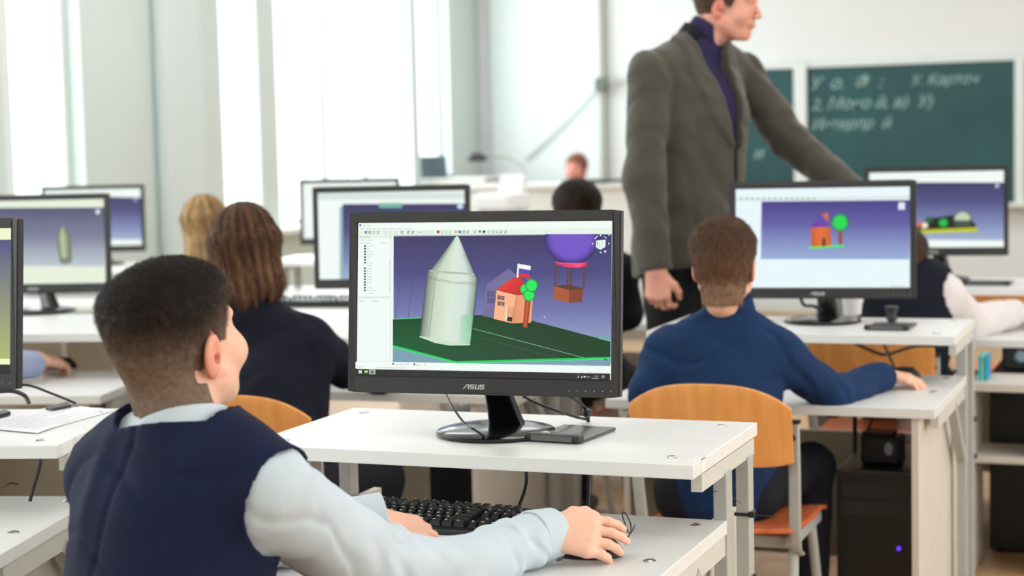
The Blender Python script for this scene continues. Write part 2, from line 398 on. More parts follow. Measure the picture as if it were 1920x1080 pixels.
_o = _n.new('ShaderNodeOutputMaterial'); _t = _n.new('ShaderNodeBsdfTransparent'); _g = _n.new('ShaderNodeBsdfGlossy'); _x = _n.new('ShaderNodeMixShader')
_g.inputs['Roughness'].default_value = .02; _x.inputs[0].default_value = .06; _l.new(_t.outputs[0], _x.inputs[1]); _l.new(_g.outputs[0], _x.inputs[2]); _l.new(_x.outputs[0], _o.inputs[0])
POSTS = {3: [7.48], 4: [10.08, 10.98, 11.62, 12.38]}
for wi, (a_, b_) in enumerate(WINDOWS):
    b = bmesh.new(); x0, x1 = XL - .16, XL - .09; f = .05
    bx(b, x0, x1, a_, a_ + f, SILL, HEAD, .004); bx(b, x0, x1, b_ - f, b_, SILL, HEAD, .004)
    bx(b, x0, x1, a_, b_, SILL, SILL + f, .004); bx(b, x0, x1, a_, b_, HEAD - f, HEAD, .004)
    wn = struct('window_%d' % (wi + 1), b, M_frame)
    posts = POSTS.get(wi, [a_ + (b_ - a_) * k / 3 for k in (1, 2)])
    for p in posts:
        hw = .12 if wi == 4 and abs(p - 10.08) < .01 else (.07 if p > 12 else .045)
        obj('mullion', box(x0 - .01, XL - (.0 if hw > .05 else .07), p - hw, p + hw, SILL, HEAD, .004), M_wall if hw > .05 else M_post, wn)
    ed = [a_] + posts + [b_]
    for u, v in zip(ed, ed[1:]): obj('pane', box(XL - .13, XL - .124, u + .04, v - .04, SILL + .05, HEAD - .05), M_glass, wn)
    obj('window_sill', box(XL - .1, XL + .12, a_ - .05, b_ + .05, SILL - .035, SILL + .005, .006), M_frame, wn)
b = bmesh.new()      # window latch seen on the post
bx(b, XL - .08, XL - .05, 10.93, 10.99, 1.98, 2.10, .01); obj('latch', b, M_frame, bpy.data.objects['window_5'])
for wi, (a_, b_) in enumerate(ADDED_RIGHT_WINDOWS):
    b = bmesh.new()
    for u, v, z0, z1 in ((a_, a_ + .05, .8, 2.7), (b_ - .05, b_, .8, 2.7), (a_, b_, .8, .85), (a_, b_, 2.65, 2.7)): bx(b, XR + .06, XR + .12, u, v, z0, z1, .004)
    wn = struct('window_%d' % (wi + 6), b, M_frame)  # added right-hand window, out of view, an opening for the side fill
    obj('mullion', box(XR + .06, XR + .12, (a_ + b_) / 2 - .03, (a_ + b_) / 2 + .03, .8, 2.7, .004), M_frame, wn)
    for u, v in ((a_, (a_ + b_) / 2), ((a_ + b_) / 2, b_)): obj('pane', box(XR + .085, XR + .091, u + .04, v - .04, .84, 2.66), M_glass, wn)
# ceiling lamps, unseen, added to fill the room with light from above
for lx, ly in [(a_, b_) for b_ in (1.2, 4.6, 8.0, 11.4) for a_ in (-4.2, -1.4, 1.4)]:
    fx = '%s, %s row from the back' % ('window side' if lx < -2 else 'door side' if lx > 0 else 'middle line', {1.2: 'first', 4.6: 'second', 8.0: 'third', 11.4: 'fourth'}[ly])
    t = thing('added_ceiling_lamp', 'added white ceiling light panel, ' + fx, 'lamp', (lx, ly, ZC), 0, 'added ceiling light panels')
    obj('housing', box(-.6, .6, -.6, .6, -.05, -.002, .01), M_frame, t)
    obj('diffuser', box(-.56, .56, -.56, .56, -.056, -.046, .003), emit('added_lamp_diffuser', (1, 1, .98), 1.4), t)
    area('ceiling_fill_light', (lx, ly, ZC - .08), (0, 0, 0), 1.1, 1.1, CEILING_FILL_POWER * (1 if ly < 6 else 2.0), (.96, .985, 1))  # added fill light under each panel, stronger towards the front wall

# ------------------------------------------------------------------ chalkboard on the front wall
Yb = YF - .06
def on_front(px, py, Y=Yb):
    d = FW + RT * (px - 960) / F - UP * (py - 540) / F; p = CAM + Y / d[1] * d; return p
bt = thing('chalkboard', 'three-panel green chalkboard in pale frame with chalk writing on the front wall', 'chalkboard', (0, 0, 0))
BZ0, BZ1 = .86, 1.92
xl = on_front(1513, 140)[0]; xr = on_front(1903, 122)[0]; xm = on_front(1489, 140)[0]
obj('centre_panel', box(xl, xr, Yb, Yb + .03, BZ0, BZ1, .003), M_green, bt)
obj('side_panel', box(xm - 1.0, xm, Yb, Yb + .03, BZ0, BZ1, .003), M_green, bt)
obj('side_panel', box(xr + .075, xr + 1.05, Yb, Yb + .03, BZ0, BZ1, .003), M_green, bt)
obj('frame_post', box(xm, xl, Yb - .03, Yb + .04, BZ0 - .03, BZ1 + .03, .006), M_frame, bt)
obj('frame_post', box(xr, xr + .075, Yb - .03, Yb + .04, BZ0 - .03, BZ1 + .03, .006), M_frame, bt)
b = bmesh.new(); bx(b, xm - 1.0, xr + 1.05, Yb - .012, Yb + .04, BZ1, BZ1 + .03, .004); obj('frame_rail', b, M_frame, bt)
b = bmesh.new(); bx(b, xm - 1.0, xr + 1.05, Yb - .08, Yb + .04, BZ0 - .03, BZ0, .004); obj('chalk_tray', b, M_frame, bt)
def chalk(body, px, py, size, shear=.35):
    V, Fc = text_mesh(body, size, shear=shear); o0 = on_front(px, py)
    V = [(v.x * 1.0 + o0[0], Yb - .002 , v.y + o0[2]) for v in V]
    me = bpy.data.meshes.new('chalk_writing'); me.from_pydata(V, [], Fc)
    md = tag(link('chalk_writing', me, M_chalk, bt), kind='stuff').modifiers.new('s', 'SOLIDIFY'); md.thickness = .002
chalk('У  о.  Ф  :', 1517, 168, .135); chalk('2, Моно й, в)  У)', 1520, 206, .125); chalk('Интерпр  й', 1520, 243, .115)
chalk('У. Карточ', 1706, 160, .11); chalk('и', 1412, 298, .13)
# white board left of the chalkboard and its cable
q0, q1 = on_front(912, 60), on_front(1122, 60)
t = thing('white_board', 'tall plain white board on the front wall beside the window corner', 'whiteboard')
obj('board_panel', box(q0[0] + .03, q1[0], Yb - .005, Yb + .035, 1.02, 3.0, .006), mat('white_board_surface', S(232, 240, 240), .35, var=.01), t)
b = bmesh.new(); bx(b, q1[0], q1[0] + .04, Yb - .01, Yb + .045, 1.02, 3.02, .004); obj('board_edge', b, M_steel, t)
k0 = on_front(1127, 157, Yb - .05)
t = thing('wall_bracket', 'small dark bracket with a short rod high on the front wall left of the teacher', 'bracket')
b = bmesh.new(); bx(b, k0[0] - .05, k0[0] + .05, Yb - .08, Yb + .01, k0[2] - .05, k0[2] + .05, .015); obj('bracket_body', b, mat('dark_bracket', S(105, 115, 110), .5), t)
b = tube(bmesh.new(), [(k0[0] + .04, Yb - .04, k0[2]), (k0[0] + .2, Yb - .04, k0[2] + .01)], .014, curve=False); obj('rod', b, M_steel, t)
k1 = on_front(985, 300, Yb - .05)
tag(obj('wall_cable', tube(bmesh.new(), [(k0[0] - .04, Yb - .04, k0[2] - .04), ((k0[0] * .6 + k1[0] * .4), Yb - .05, k0[2] * .55 + k1[2] * .45), (k1[0], Yb - .03, k1[2])], .008), mat('pale_cable', S(170, 178, 176), .6), None, True),
    'thin grey cable running diagonally down from the wall bracket across the white board', 'cable')

# ------------------------------------------------------------------ desks
def desk(label, loc, rz=0, w=.86, sd=.46, wf=-.36, wb=.22, full=True, clr=None):
    t = thing('computer_desk', label, 'desk', loc, rz, 'white two-level computer desks')
    obj('monitor_shelf', box(-w, 0, 0, sd, .825, .85, .0015), M_white, t)
    obj('worktop', box(-w, 0, wf, wb, .685, .71, .0015), M_white, t)
    for s in (0, 1):
        f = (lambda x0, x1: (x0, x1)) if s == 0 else (lambda x0, x1: (-w - x1, -w - x0))
        for (y0, y1, zt) in ((wb + .0, wb + .043, .825), (wb + .165, wb + .205, .825)):
            x0, x1 = f(-.025, .0); obj('leg', box(x0, x1, y0, y1, .03, zt - .03, .002), M_steel, t)
        x0, x1 = f(-.024, -.004); b = bmesh.new(); bx(b, x0, x1, .07, sd - .01, .79, .825, .001); bx(b, x0 - .02, x1, .07, sd - .01, .822, .825); obj('shelf_rail', b, M_rail, t)
        b = bmesh.new(); bx(b, x0, x1, wf + .1, wb + .01, .645, .685, .001); obj('worktop_rail', b, M_rail, t)
        b = bmesh.new(); prism(b, [(-.012, -.0), (.012, 0), (.012, .27), (-.012, .27)], -.014, .014, Matrix.Translation(((x0 + x1) / 2, wb + .005, .475)) @ Matrix.Rotation(math.radians(138), 4, 'X'))
        obj('brace', b, M_steel, t)
        x0, x1 = f(-.03, .005); obj('foot_bar', box(x0, x1, wf + .06, sd - .02, .012, .045, .004), M_steel, t)
        x0, x1 = f(-.060, -.042); obj('side_panel', box(x0, x1, wf + .015, wb + .24, .07, .684, .001), M_panel, t)
        if full:
            for zz in (.56, .45): 
                x0, x1 = f(-.003, .003)
                bm = bmesh.new(); lathe(bm, [(.009, 0), (.009, .004), (.006, .006)], 14, Matrix.Translation((x1 if s == 0 else x0, wb + .185, zz)) @ Matrix.Rotation(PI / 2 if s == 0 else -PI / 2, 4, 'Y')); obj('plug', bm, M_black, t)
    obj('modesty_panel', box(-w + .08, -.08, wb + .21, wb + .228, .12, .505, .001), M_panel, t)
    if full:
        for (x, y, z) in ((-.055, .06, .85), (-.055, .40, .85), (-w + .055, .06, .85), (-w + .055, .40, .85), (-.045, wb - .05, .71), (-.045, wb - .33, .71), (-w + .045, wb - .05, .71)):
            b = bmesh.new(); lathe(b, [(.011, 0), (.011, .0012), (.008, .003), (.003, .0035)], 20, Matrix.Translation((x, y, z - .0005))); obj('screw_cap', b, M_chrome, t, True)
    return t
XB1 = -.783
d1 = desk('white two-level desk carrying the sharp foreground monitor', (XB1, 2.815, 0))
for y in (.022,):      # pale tape stuck round the front right corner of the shelf
    b = bmesh.new(); bx(b, -.018, .0012, y + .03, y + .052, .8495, .8512, .0003); bx(b, -.0002, .0012, y + .03, y + .052, .828, .8512, .0003); obj('tape', b, mat('white_tape', S(240, 240, 238), .3), d1)
d2 = desk('white two-level desk of the boy in the blue jacket, seen behind the orange chair back', (-.605, 4.79, 0), wf=-.38, wb=.25)
d3 = desk('white two-level desk at the right under the farthest right-hand monitor', (-.42, 6.30, 0), full=False)
dA1 = desk('white two-level desk cut off at the left edge with papers on its shelf', (-1.985, 2.72, 0), .26)
for y in (.03, .11):
    b = bmesh.new(); bx(b, -.0002, .0012, y, y + .05, .826, .846, .0003); obj('tape', b, mat('white_tape', S(240, 240, 238), .3), dA1)
dA2 = desk('white deep-shelved desk in front of the long-haired girl in navy', (-1.80, 4.50, 0), .04, w=1.1, sd=.86, wf=-.1, wb=.5, full=False)
dC2 = desk('white two-level desk at the left under the monitor showing a grey rocket', (-2.97, 4.50, 0), .25, w=.95, sd=.62, wf=-.34, wb=.2, full=False)
dA3 = desk('white two-level desk of the dark-haired pupil between the foreground monitor and the teacher', (-1.70, 6.62, 0), 0, full=False)
dD3 = desk('white two-level desk at the far left by the window pier', (-4.5, 7.05, 0), .1, full=False)
dC3 = desk('white two-level desk behind the girls under the monitor near the bright windows', (-3.38, 7.6, 0), .1, full=False)

# ------------------------------------------------------------------ monitors with lit screens
MW, MH, SW, SH = .523, .331, .492, .286
def ibil(c):
    TL, TR, BR, BL = [np.array(v, float) for v in c]
    # projective map px -> uv
    src = [TL, TR, BR, BL]; dst = [(0, 0), (1, 0), (1, 1), (0, 1)]; A = []; B = []
    for (x, y), (u, v) in zip(src, dst):
        A.append([x, y, 1, 0, 0, 0, -u * x, -u * y]); B.append(u); A.append([0, 0, 0, x, y, 1, -v * x, -v * y]); B.append(v)
    h = np.append(np.linalg.solve(np.array(A), np.array(B)), 1).reshape(3, 3)
    def f(x, y): r = h @ np.array([x, y, 1]); return r[0] / r[2], r[1] / r[2]
    return f
class Screen:
    def __init__(s, corners=None): s.V = []; s.F = []; s.C = []; s.f = ibil(corners) if corners else (lambda x, y: (x, y)); s.n = 0
    def poly(s, pts, col, layer=None):
        s.n += 1; z = -(layer if layer is not None else s.n) * .00002
        cols = col if isinstance(col[0], (tuple, list)) else [col] * len(pts); b = len(s.V)
        for (x, y), c in zip(pts, cols):
            u, v = s.f(x, y); u = min(max(u, 0), 1); v = min(max(v, 0), 1)
            s.V.append(((u - .5) * SW, z, (.5 - v) * SH)); s.C.append(S(*c))
        s.F.append(tuple(range(b, b + len(pts))))
    def rect(s, x0, y0, x1, y1, c, c2=None):
        s.poly([(x0, y0), (x1, y0), (x1, y1), (x0, y1)], [c, c, c2 or c, c2 or c])
    def line(s, x0, y0, x1, y1, w, c):
        d = math.hypot(x1 - x0, y1 - y0); nx, ny = -(y1 - y0) / d * w / 2, (x1 - x0) / d * w / 2
        s.poly([(x0 + nx, y0 + ny), (x1 + nx, y1 + ny), (x1 - nx, y1 - ny), (x0 - nx, y0 - ny)], c)
    def disc(s, cx, cy, rx, ry, c0, c1, ymin=-1e9, n=28):
        s.n += 1; z = -s.n * .00002
        for ra, rb, ca, cb in ((0, .72, c0, c0), (.72, 1, c0, c1)):
            for i in range(n):
                a, b_ = 2 * PI * i / n, 2 * PI * (i + 1) / n; base = len(s.V)
                for r, an, c in ((ra, a, ca), (rb, a, cb), (rb, b_, cb), (ra, b_, ca)):
                    u, v = s.f(cx + rx * r * math.cos(an), max(cy + ry * r * math.sin(an), ymin)); s.V.append(((min(max(u,0),1) - .5) * SW, z, (.5 - min(max(v,0),1)) * SH)); s.C.append(S(*c))
                s.F.append((base, base + 1, base + 2, base + 3))
    def text(s, body, x, y, size, c):
        V, Fc = text_mesh(body, size); s.n += 1; z = -s.n * .00002; b = len(s.V)
        for v in V:
            u, w_ = s.f(x + v.x, y - v.y); s.V.append(((u - .5) * SW, z, (.5 - w_) * SH)); s.C.append(S(*c))
        s.F += [tuple(i + b for i in f) for f in Fc]
    def strip(s, L, R, ramp):         # surface between two outlines shaded across by a ramp of (t, colour)
        for (la, lb, ra, rb) in zip(L, L[1:], R, R[1:]):
            for (t0, c0), (t1, c1) in zip(ramp, ramp[1:]):
                mixp = lambda a, b_, t: (a[0] + (b_[0] - a[0]) * t, a[1] + (b_[1] - a[1]) * t)
                s.poly([mixp(la, ra, t0), mixp(la, ra, t1), mixp(lb, rb, t1), mixp(lb, rb, t0)], [c0, c1, c1, c0], layer=s.n)
        s.n += 1
def letters_logo(parent, cx, z, h, y):
    # the maker's wordmark on the lower bezel: slanted A without crossbar, S U S
    b = bmesh.new(); k = h / 10.
    def st(pts):
        vs = [b.verts.new((cx + (px_ - 22) * k + .18 * pz * k, y, z + pz * k)) for px_, pz in pts]; b.faces.new(vs)
    st([(-3, 0), (-.6, 0), (6.5, 10), (4, 10)]); st([(4, 10), (10.5, 10), (10.5, 8), (5.4, 8)]); st([(8, 0), (10.5, 0), (10.5, 8.2), (8, 8.2)])
    for ox in (12.5, 35):
        st([(ox, 8), (ox + 9.5, 8), (ox + 9.5, 10), (ox, 10)]); st([(ox, 4.1), (ox + 2.3, 4.1), (ox + 2.3, 8), (ox, 8)]); st([(ox, 4.1), (ox + 9.5, 4.1), (ox + 9.5, 6), (ox, 6)])
        st([(ox + 7.2, 0), (ox + 9.5, 0), (ox + 9.5, 4.2), (ox + 7.2, 4.2)]); st([(ox, 0), (ox + 9.5, 0), (ox + 9.5, 2), (ox, 2)])
    ox = 24; st([(ox, 0), (ox + 2.3, 0), (ox + 2.3, 10), (ox, 10)]); st([(ox + 7, 0), (ox + 9.3, 0), (ox + 9.3, 10), (ox + 7, 10)]); st([(ox, 0), (ox + 9, 0), (ox + 9, 2), (ox, 2)])
    ext = bmesh.ops.extrude_face_region(b, geom=b.faces[:]); bmesh.ops.translate(b, vec=(0, .0005, 0), verts=[v for v in ext['geom'] if isinstance(v, bmesh.types.BMVert)])
    bmesh.ops.recalc_face_normals(b, faces=b.faces[:])
    obj('maker_logo', b, mat('silver_print', S(205, 208, 208), .35, .0, var=.01), parent)
def monitor(label, base, panel, yaw, tilt, screen, stand=True, logo=True, size=1.0, byaw=None, group='black monitors on the desk shelves'):
    """base: centre of the foot on the shelf; panel: centre of the panel"""
    t = thing('monitor', label, 'monitor', tuple(base), 0, group)
    P = Matrix.Translation(Vector(panel) - Vector(base)) @ Matrix.Rotation(yaw, 4, 'Z') @ Matrix.Rotation(-tilt, 4, 'X') @ Matrix.Diagonal((size, size, size, 1))
    hw, hh, sw = MW / 2, MH / 2, SW / 2; zt, zb = hh - .0165, -hh + .0245 + .004
    off = (zt + zb) / 2; sh = (zt - zb) / 2
    b = bmesh.new(); y0, y1 = 0, .022
    for (a0, a1, c0, c1) in ((-hw, -sw, -hh, hh), (sw, hw, -hh, hh), (-sw, sw, zt, hh), (-sw, sw, -hh, zb)): bx(b, a0, a1, y0, y1, c0, c1)
    bmesh.ops.remove_doubles(b, verts=b.verts[:], dist=1e-5)
    # soften only the outer edges
    es = [e for e in b.edges if all(abs(abs(v.co.x) - hw) < 1e-4 for v in e.verts) and abs(e.verts[0].co.z - e.verts[1].co.z) > .1 or all(abs(abs(v.co.z) - hh) < 1e-4 for v in e.verts) and abs(e.verts[0].co.x - e.verts[1].co.x) > .1]
    bmesh.ops.bevel(b, geom=es, offset=.0025, segments=2, affect='EDGES')
    bmesh.ops.transform(b, matrix=P, verts=b.verts[:]); obj('bezel', b, M_bezel, t)
    b = bmesh.new(); bx(b, -hw + .004, hw - .004, .020, .032, -hh + .004, hh - .004, .006); bx(b, -hw * .55, hw * .55, .03, .055, -hh * .7, hh * .55, .012); bmesh.ops.transform(b, matrix=P, verts=b.verts[:]); obj('back_shell', b, M_black, t)
    # dark gap round the glass and the lit picture
    me = bpy.data.meshes.new('screen'); kz = sh / (SH / 2)
    me.from_pydata([(v[0] * .994, v[1] + .004, v[2] * kz * .990 + off) for v in screen.V], [], screen.F); me.transform(P)
    a = me.color_attributes.new('Col', 'FLOAT_COLOR', 'POINT'); c = np.ones((len(screen.V), 4), np.float32); c[:, :3] = screen.C; a.data.foreach_set('color', c.ravel())
    for p in me.polygons:
        pass
    so = link('screen', me, M_screenlit, t)
    b = box(-sw, sw, .0045, .02, zb, zt); bmesh.ops.transform(b, matrix=P, verts=b.verts[:]); obj('screen_backing', b, M_gloss, t)
    if logo:
        n0 = len(t.children); letters_logo(t, -.012, -hh + .0085, .0085, -.0004); lo = t.children[-1]
        lo = [o for o in t.children if o.name.startswith('maker_logo')][-1]; lo.data.transform(P)
    b = bmesh.new()
    for i in range(6): lathe(b, [(.0009, 0), (.0006, .0005)], 8, Matrix.Translation((.118 + .0155 * i + .05, 0, -hh + .0095)) @ Matrix.Rotation(PI / 2, 4, 'X'))
    bmesh.ops.transform(b, matrix=P, verts=b.verts[:]); obj('button_mark', b, mat('silver_print', S(205, 208, 208), .35), t)
    if stand:
        R0 = Matrix.Rotation(yaw if byaw is None else byaw, 4, 'Z')
        b = bmesh.new(); lathe(b, [(.104, 0), (.111, .002), (.112, .007), (.108, .0095), (.09, .0135), (.06, .0165), (.0, .0180)], 72, R0); o = obj('stand_base', b, M_gloss, t, True)
        b = bmesh.new(); tgt = P @ Vector((0.0, .045, -.10)); lo_ = Vector((0.012, .03, .012))
        n = 10; rings = []
        for i in range(n + 1):
            u = i / n; p = lo_.lerp(tgt, u); wx = .030 * (1.0 - .28 * u) + .006 * (1 - u) ** 4; wy = .017 - .004 * u
            rings.append([b.verts.new((p.x + wx * math.copysign(abs(math.cos(q)) ** .5, math.cos(q)), p.y + wy * math.copysign(abs(math.sin(q)) ** .6, math.sin(q)), p.z)) for q in [2 * PI * k / 20 for k in range(20)]])
        for r0, r1 in zip(rings, rings[1:]):
            for k in range(20): b.faces.new((r0[k], r0[(k + 1) % 20], r1[(k + 1) % 20], r1[k]))
        b.faces.new(rings[0][::-1]); b.faces.new(rings[-1]); obj('stand_neck', b, M_gloss, t, True)
    return t, P
GR = [(0, (58, 54, 96)), (.35, (80, 80, 130)), (.7, (124, 134, 178)), (1, (160, 174, 204))]
def gradient(s, x0, y0, x1, y1, ramp=GR, yr0=None, yr1=None):
    for (t0, c0), (t1, c1) in zip(ramp, ramp[1:]):
        Y = lambda t, r: y0 + (y1 - y0) * t if not r or yr0 is None else yr0 + (yr1 - yr0) * t
        s.poly([(x0, Y(t0, 0)), (x1, Y(t0, 1)), (x1, Y(t1, 1)), (x0, Y(t1, 0))], [c0, c0, c1, c1], layer=s.n)
    s.n += 1
UI = (236, 245, 240); UI2 = (226, 238, 226)
# ---- foreground screen
s = Screen([(663, 415.5), (1151, 412.5), (1149, 721.5), (660.5, 711)])
s.poly([(655, 405), (1160, 405), (1160, 730), (655, 730)], UI, layer=0)
s.poly([(663, 430), (1151, 427), (1151, 439), (663, 442)], UI2)
gradient(s, 731, 439.5, 1150, 684, [(0, (60, 55, 98)), (.3, (74, 72, 126)), (.6, (112, 116, 170)), (1, (160, 176, 208))], 438, 690)
C = lambda x, y: (640 + x / 3.483, 390 + y / 3.483)
CP = lambda *p: [C(*q) for q in p]
s.poly(CP((313, 860), (313, 1030), (1768, 1060), (1768, 850)), (120, 156, 172))                      # below the plate
for x_ in (345, 430): s.line(*C(x_ + 25, 420), *C(x_ - 15, 735), .9, (70, 72, 125))
s.poly(CP((313, 742), (500, 733), (990, 708), (1242, 752), (1768, 893), (1768, 1000), (1250, 1015), (735, 1030), (313, 920)),
       [(14, 66, 30), (14, 70, 34), (24, 60, 40), (26, 62, 36), (20, 66, 34), (24, 62, 34), (38, 66, 50), (38, 70, 52), (16, 88, 44)])
s.line(*C(313, 741), *C(502, 732), 1.2, (90, 225, 140))
s.line(*C(1690, 872), *C(1768, 892), 1.2, (90, 225, 140))
s.line(*C(850, 805), *C(1590, 1003), .8, (140, 205, 150)); s.line(*C(745, 825), *C(1420, 1005), .6, (70, 105, 80)); s.line(*C(1470, 1022), *C(1600, 1056), .6, (165, 195, 200))
s.poly(CP((313, 915), (735, 1026), (735, 1038), (313, 927)), (0, 205, 82)); s.poly(CP((700, 1027), (1768, 998), (1768, 1010), (700, 1039)), (0, 205, 82))
s.line(*C(313, 929), *C(735, 1040), .7, (90, 240, 150)); s.line(*C(735, 1040), *C(1768, 1012), .7, (90, 240, 150))
L = [(742, 176), (725, 190), (640, 310), (560, 408), (540, 430), (536, 470), (518, 640), (500, 800), (493, 862)]
R = [(742, 176), (757, 190), (810, 310), (862, 432), (880, 462), (882, 490), (868, 640), (850, 800), (833, 918)]
n0 = 6
ramp = [(0, (60, 68, 70)), (.05, (130, 142, 128)), (.22, (196, 212, 190)), (.5, (214, 228, 212)), (.8, (206, 222, 214)), (.95, (150, 166, 158)), (1, (50, 60, 66))]
s.strip([C(*p) for p in L], [C(*p) for p in R], ramp)
s.poly(CP((493, 862), (600, 903), (700, 920), (833, 918), (833, 912), (700, 890), (600, 870), (495, 855)), (204, 220, 200))
s.poly(CP((770, 715), (850, 712), (832, 912), (755, 905)), [(176, 214, 190), (120, 190, 140), (150, 206, 164), (190, 222, 200)])
s.line(*C(745, 825), *C(838, 850), .8, (190, 235, 205))
for a_, b_ in (((540, 458), (620, 480)), ((620, 480), (740, 502)), ((740, 502), (872, 506)), ((542, 448), (620, 470)), ((620, 470), (740, 492)), ((740, 492), (876, 496)), ((622, 422), (600, 455)), ((600, 455), (575, 700)), ((575, 700), (552, 885))):
    s.line(*C(*a_), *C(*b_), .55, (62, 72, 70))
s.poly(CP((555, 408), (860, 432), (862, 442), (700, 434), (560, 418)), (170, 186, 170))
# faint mirrored house
s.poly(CP((940, 512), (1090, 400), (1150, 455), (1010, 543), (990, 735), (915, 720)), (112, 108, 152)); 
for i in range(2):
    for j in range(2): s.poly(CP((948 + 27 * i, 548 + 46 * j), (970 + 27 * i, 551 + 46 * j), (968 + 27 * i, 590 + 46 * j), (945 + 27 * i, 587 + 46 * j)), (86, 88, 130))
s.poly(CP((1008, 543), (1143, 578), (1118, 772), (988, 740)), (248, 178, 136)); s.poly(CP((1143, 578), (1255, 560), (1240, 768), (1118, 772)), [(226, 150, 110), (240, 165, 122), (236, 160, 118), (222, 144, 104)])
s.poly(CP((1008, 543), (1075, 490), (1138, 455), (1164, 460), (1210, 520), (1215, 572), (1143, 578), (1060, 560)), [(222, 50, 52), (226, 58, 56), (196, 40, 44), (212, 46, 50), (226, 60, 60), (190, 34, 40), (170, 28, 34), (214, 48, 50)])
for a_, b_ in (((1008, 543), (1143, 578)), ((1143, 578), (1255, 574)), ((1143, 578), (1118, 772)), ((1008, 543), (988, 740)), ((988, 740), (1118, 772)), ((1118, 772), (1240, 768))): s.line(*C(*a_), *C(*b_), .7, (70, 40, 30))
for i in range(2):
    for j in range(2): s.poly(CP((1017 + 25 * i, 579 + 40 * j + 3 * i), (1038 + 25 * i, 583 + 40 * j + 3 * i), (1036 + 25 * i, 612 + 40 * j + 3 * i), (1015 + 25 * i, 608 + 40 * j + 3 * i)), (88, 74, 84)); s.line(*C(1028 + 25 * i, 581 + 40 * j), *C(1026 + 25 * i, 610 + 40 * j), .6, (210, 196, 170))
s.poly(CP((1078, 655), (1126, 662), (1112, 760), (1068, 752)), (232, 160, 118)); s.poly(CP((1086, 725), (1116, 730), (1112, 760), (1080, 754)), (52, 34, 32)); s.poly(CP((1076, 655), (1086, 656), (1078, 755), (1066, 752)), (222, 226, 205)); s.line(*C(1088, 656), *C(1080, 755), .6, (50, 34, 32)); s.line(*C(1126, 662), *C(1112, 760), .6, (70, 40, 30))
s.poly(CP((1238, 462), (1285, 515), (1240, 560), (1215, 470)), (74, 128, 160))
s.poly(CP((1150, 368), (1162, 366), (1156, 460), (1143, 460)), (236, 240, 226)); s.poly(CP((1158, 368), (1240, 383), (1238, 412), (1157, 398)), (240, 242, 230)); s.poly(CP((1160, 398), (1238, 412), (1234, 442), (1157, 430)), (88, 68, 176)); s.poly(CP((1157, 430), (1234, 442), (1230, 470), (1155, 455)), (206, 50, 54))
s.line(*C(1240, 383), *C(1230, 470), .5, (50, 40, 60))
s.strip(CP((1202, 600), (1185, 795)), CP((1240, 600), (1218, 800)), [(0, (120, 52, 28)), (.5, (206, 96, 52)), (1, (110, 48, 26))])
for cx, cy, r in ((1200, 540, 34), (1227, 580, 40), (1244, 515, 42)): s.disc(*C(cx, cy), r / 3.483, r * 1.05 / 3.483, (44, 226, 92), (16, 130, 52))
s.disc(*C(1510, 200), 180 / 3.483, 172 / 3.483, (112, 84, 194), (48, 38, 104), ymin=438.2)
s.poly(CP((1398, 350), (1450, 362), (1560, 364), (1616, 358), (1612, 385), (1560, 395), (1480, 392), (1410, 372)), [(214, 40, 90), (250, 86, 130), (250, 86, 130), (214, 40, 90), (200, 36, 84), (240, 70, 120), (240, 70, 120), (200, 36, 84)])
for x0, x1 in ((1410, 1403), (1488, 1484), (1512, 1505), (1602, 1590)):
    s.line(*C(x0, 380 if x0 < 1450 else 396), *C(x1, 535), 2.8, (112, 66, 48)); s.line(*C(x0 - 5, 384), *C(x1 - 5, 535), .5, (50, 30, 26))
s.poly(CP((1395, 518), (1500, 508), (1590, 537), (1500, 546)), (96, 56, 42))
s.poly(CP((1395, 518), (1500, 546), (1495, 632), (1387, 607)), (168, 86, 54)); s.poly(CP((1500, 546), (1590, 538), (1580, 628), (1495, 632)), (132, 66, 42)); s.line(*C(1500, 546), *C(1495, 632), .6, (60, 34, 26)); s.line(*C(1395, 518), *C(1500, 546), .6, (60, 34, 26)); s.line(*C(1500, 546), *C(1590, 538), .6, (60, 34, 26))
s.poly(CP((1676, 212), (1738, 206), (1736, 256), (1704, 274), (1673, 258)), (226, 240, 240)); s.line(*C(1686, 222), *C(1684, 250), 1.0, (60, 70, 80)); s.line(*C(1700, 218), *C(1698, 262), .5, (120, 130, 140)); s.line(*C(1716, 216), *C(1714, 260), .5, (120, 130, 140)); s.line(*C(1664, 260), *C(1690, 275), .9, (20, 140, 80)); s.line(*C(1664, 212), *C(1662, 250), .7, (200, 60, 110))
for p in (((1697, 182), (1705, 170), (1713, 182)), ((1697, 288), (1713, 288), (1705, 300)), ((1655, 225), (1655, 243), (1645, 234)), ((1756, 224), (1756, 242), (1766, 233)), ((1662, 200), (1684, 178), (1688, 183), (1668, 204)), ((1724, 180), (1745, 194), (1750, 202), (1728, 188))): s.poly(CP(*p), (216, 222, 240))
s.disc(*C(1735, 286), 2.6, 2.6, (190, 190, 225), (150, 150, 200)); s.disc(*C(1761, 176), 1.4, 1.4, (210, 210, 235), (190, 190, 220)); s.disc(*C(1330, 727), 1.2, 1.2, (240, 246, 255), (220, 230, 250))
s.poly(CP((1730, 1000), (1732, 1022), (1742, 1016)), (30, 60, 70)); s.poly(CP((1742, 1012), (1756, 1018), (1745, 1026)), (40, 90, 150))
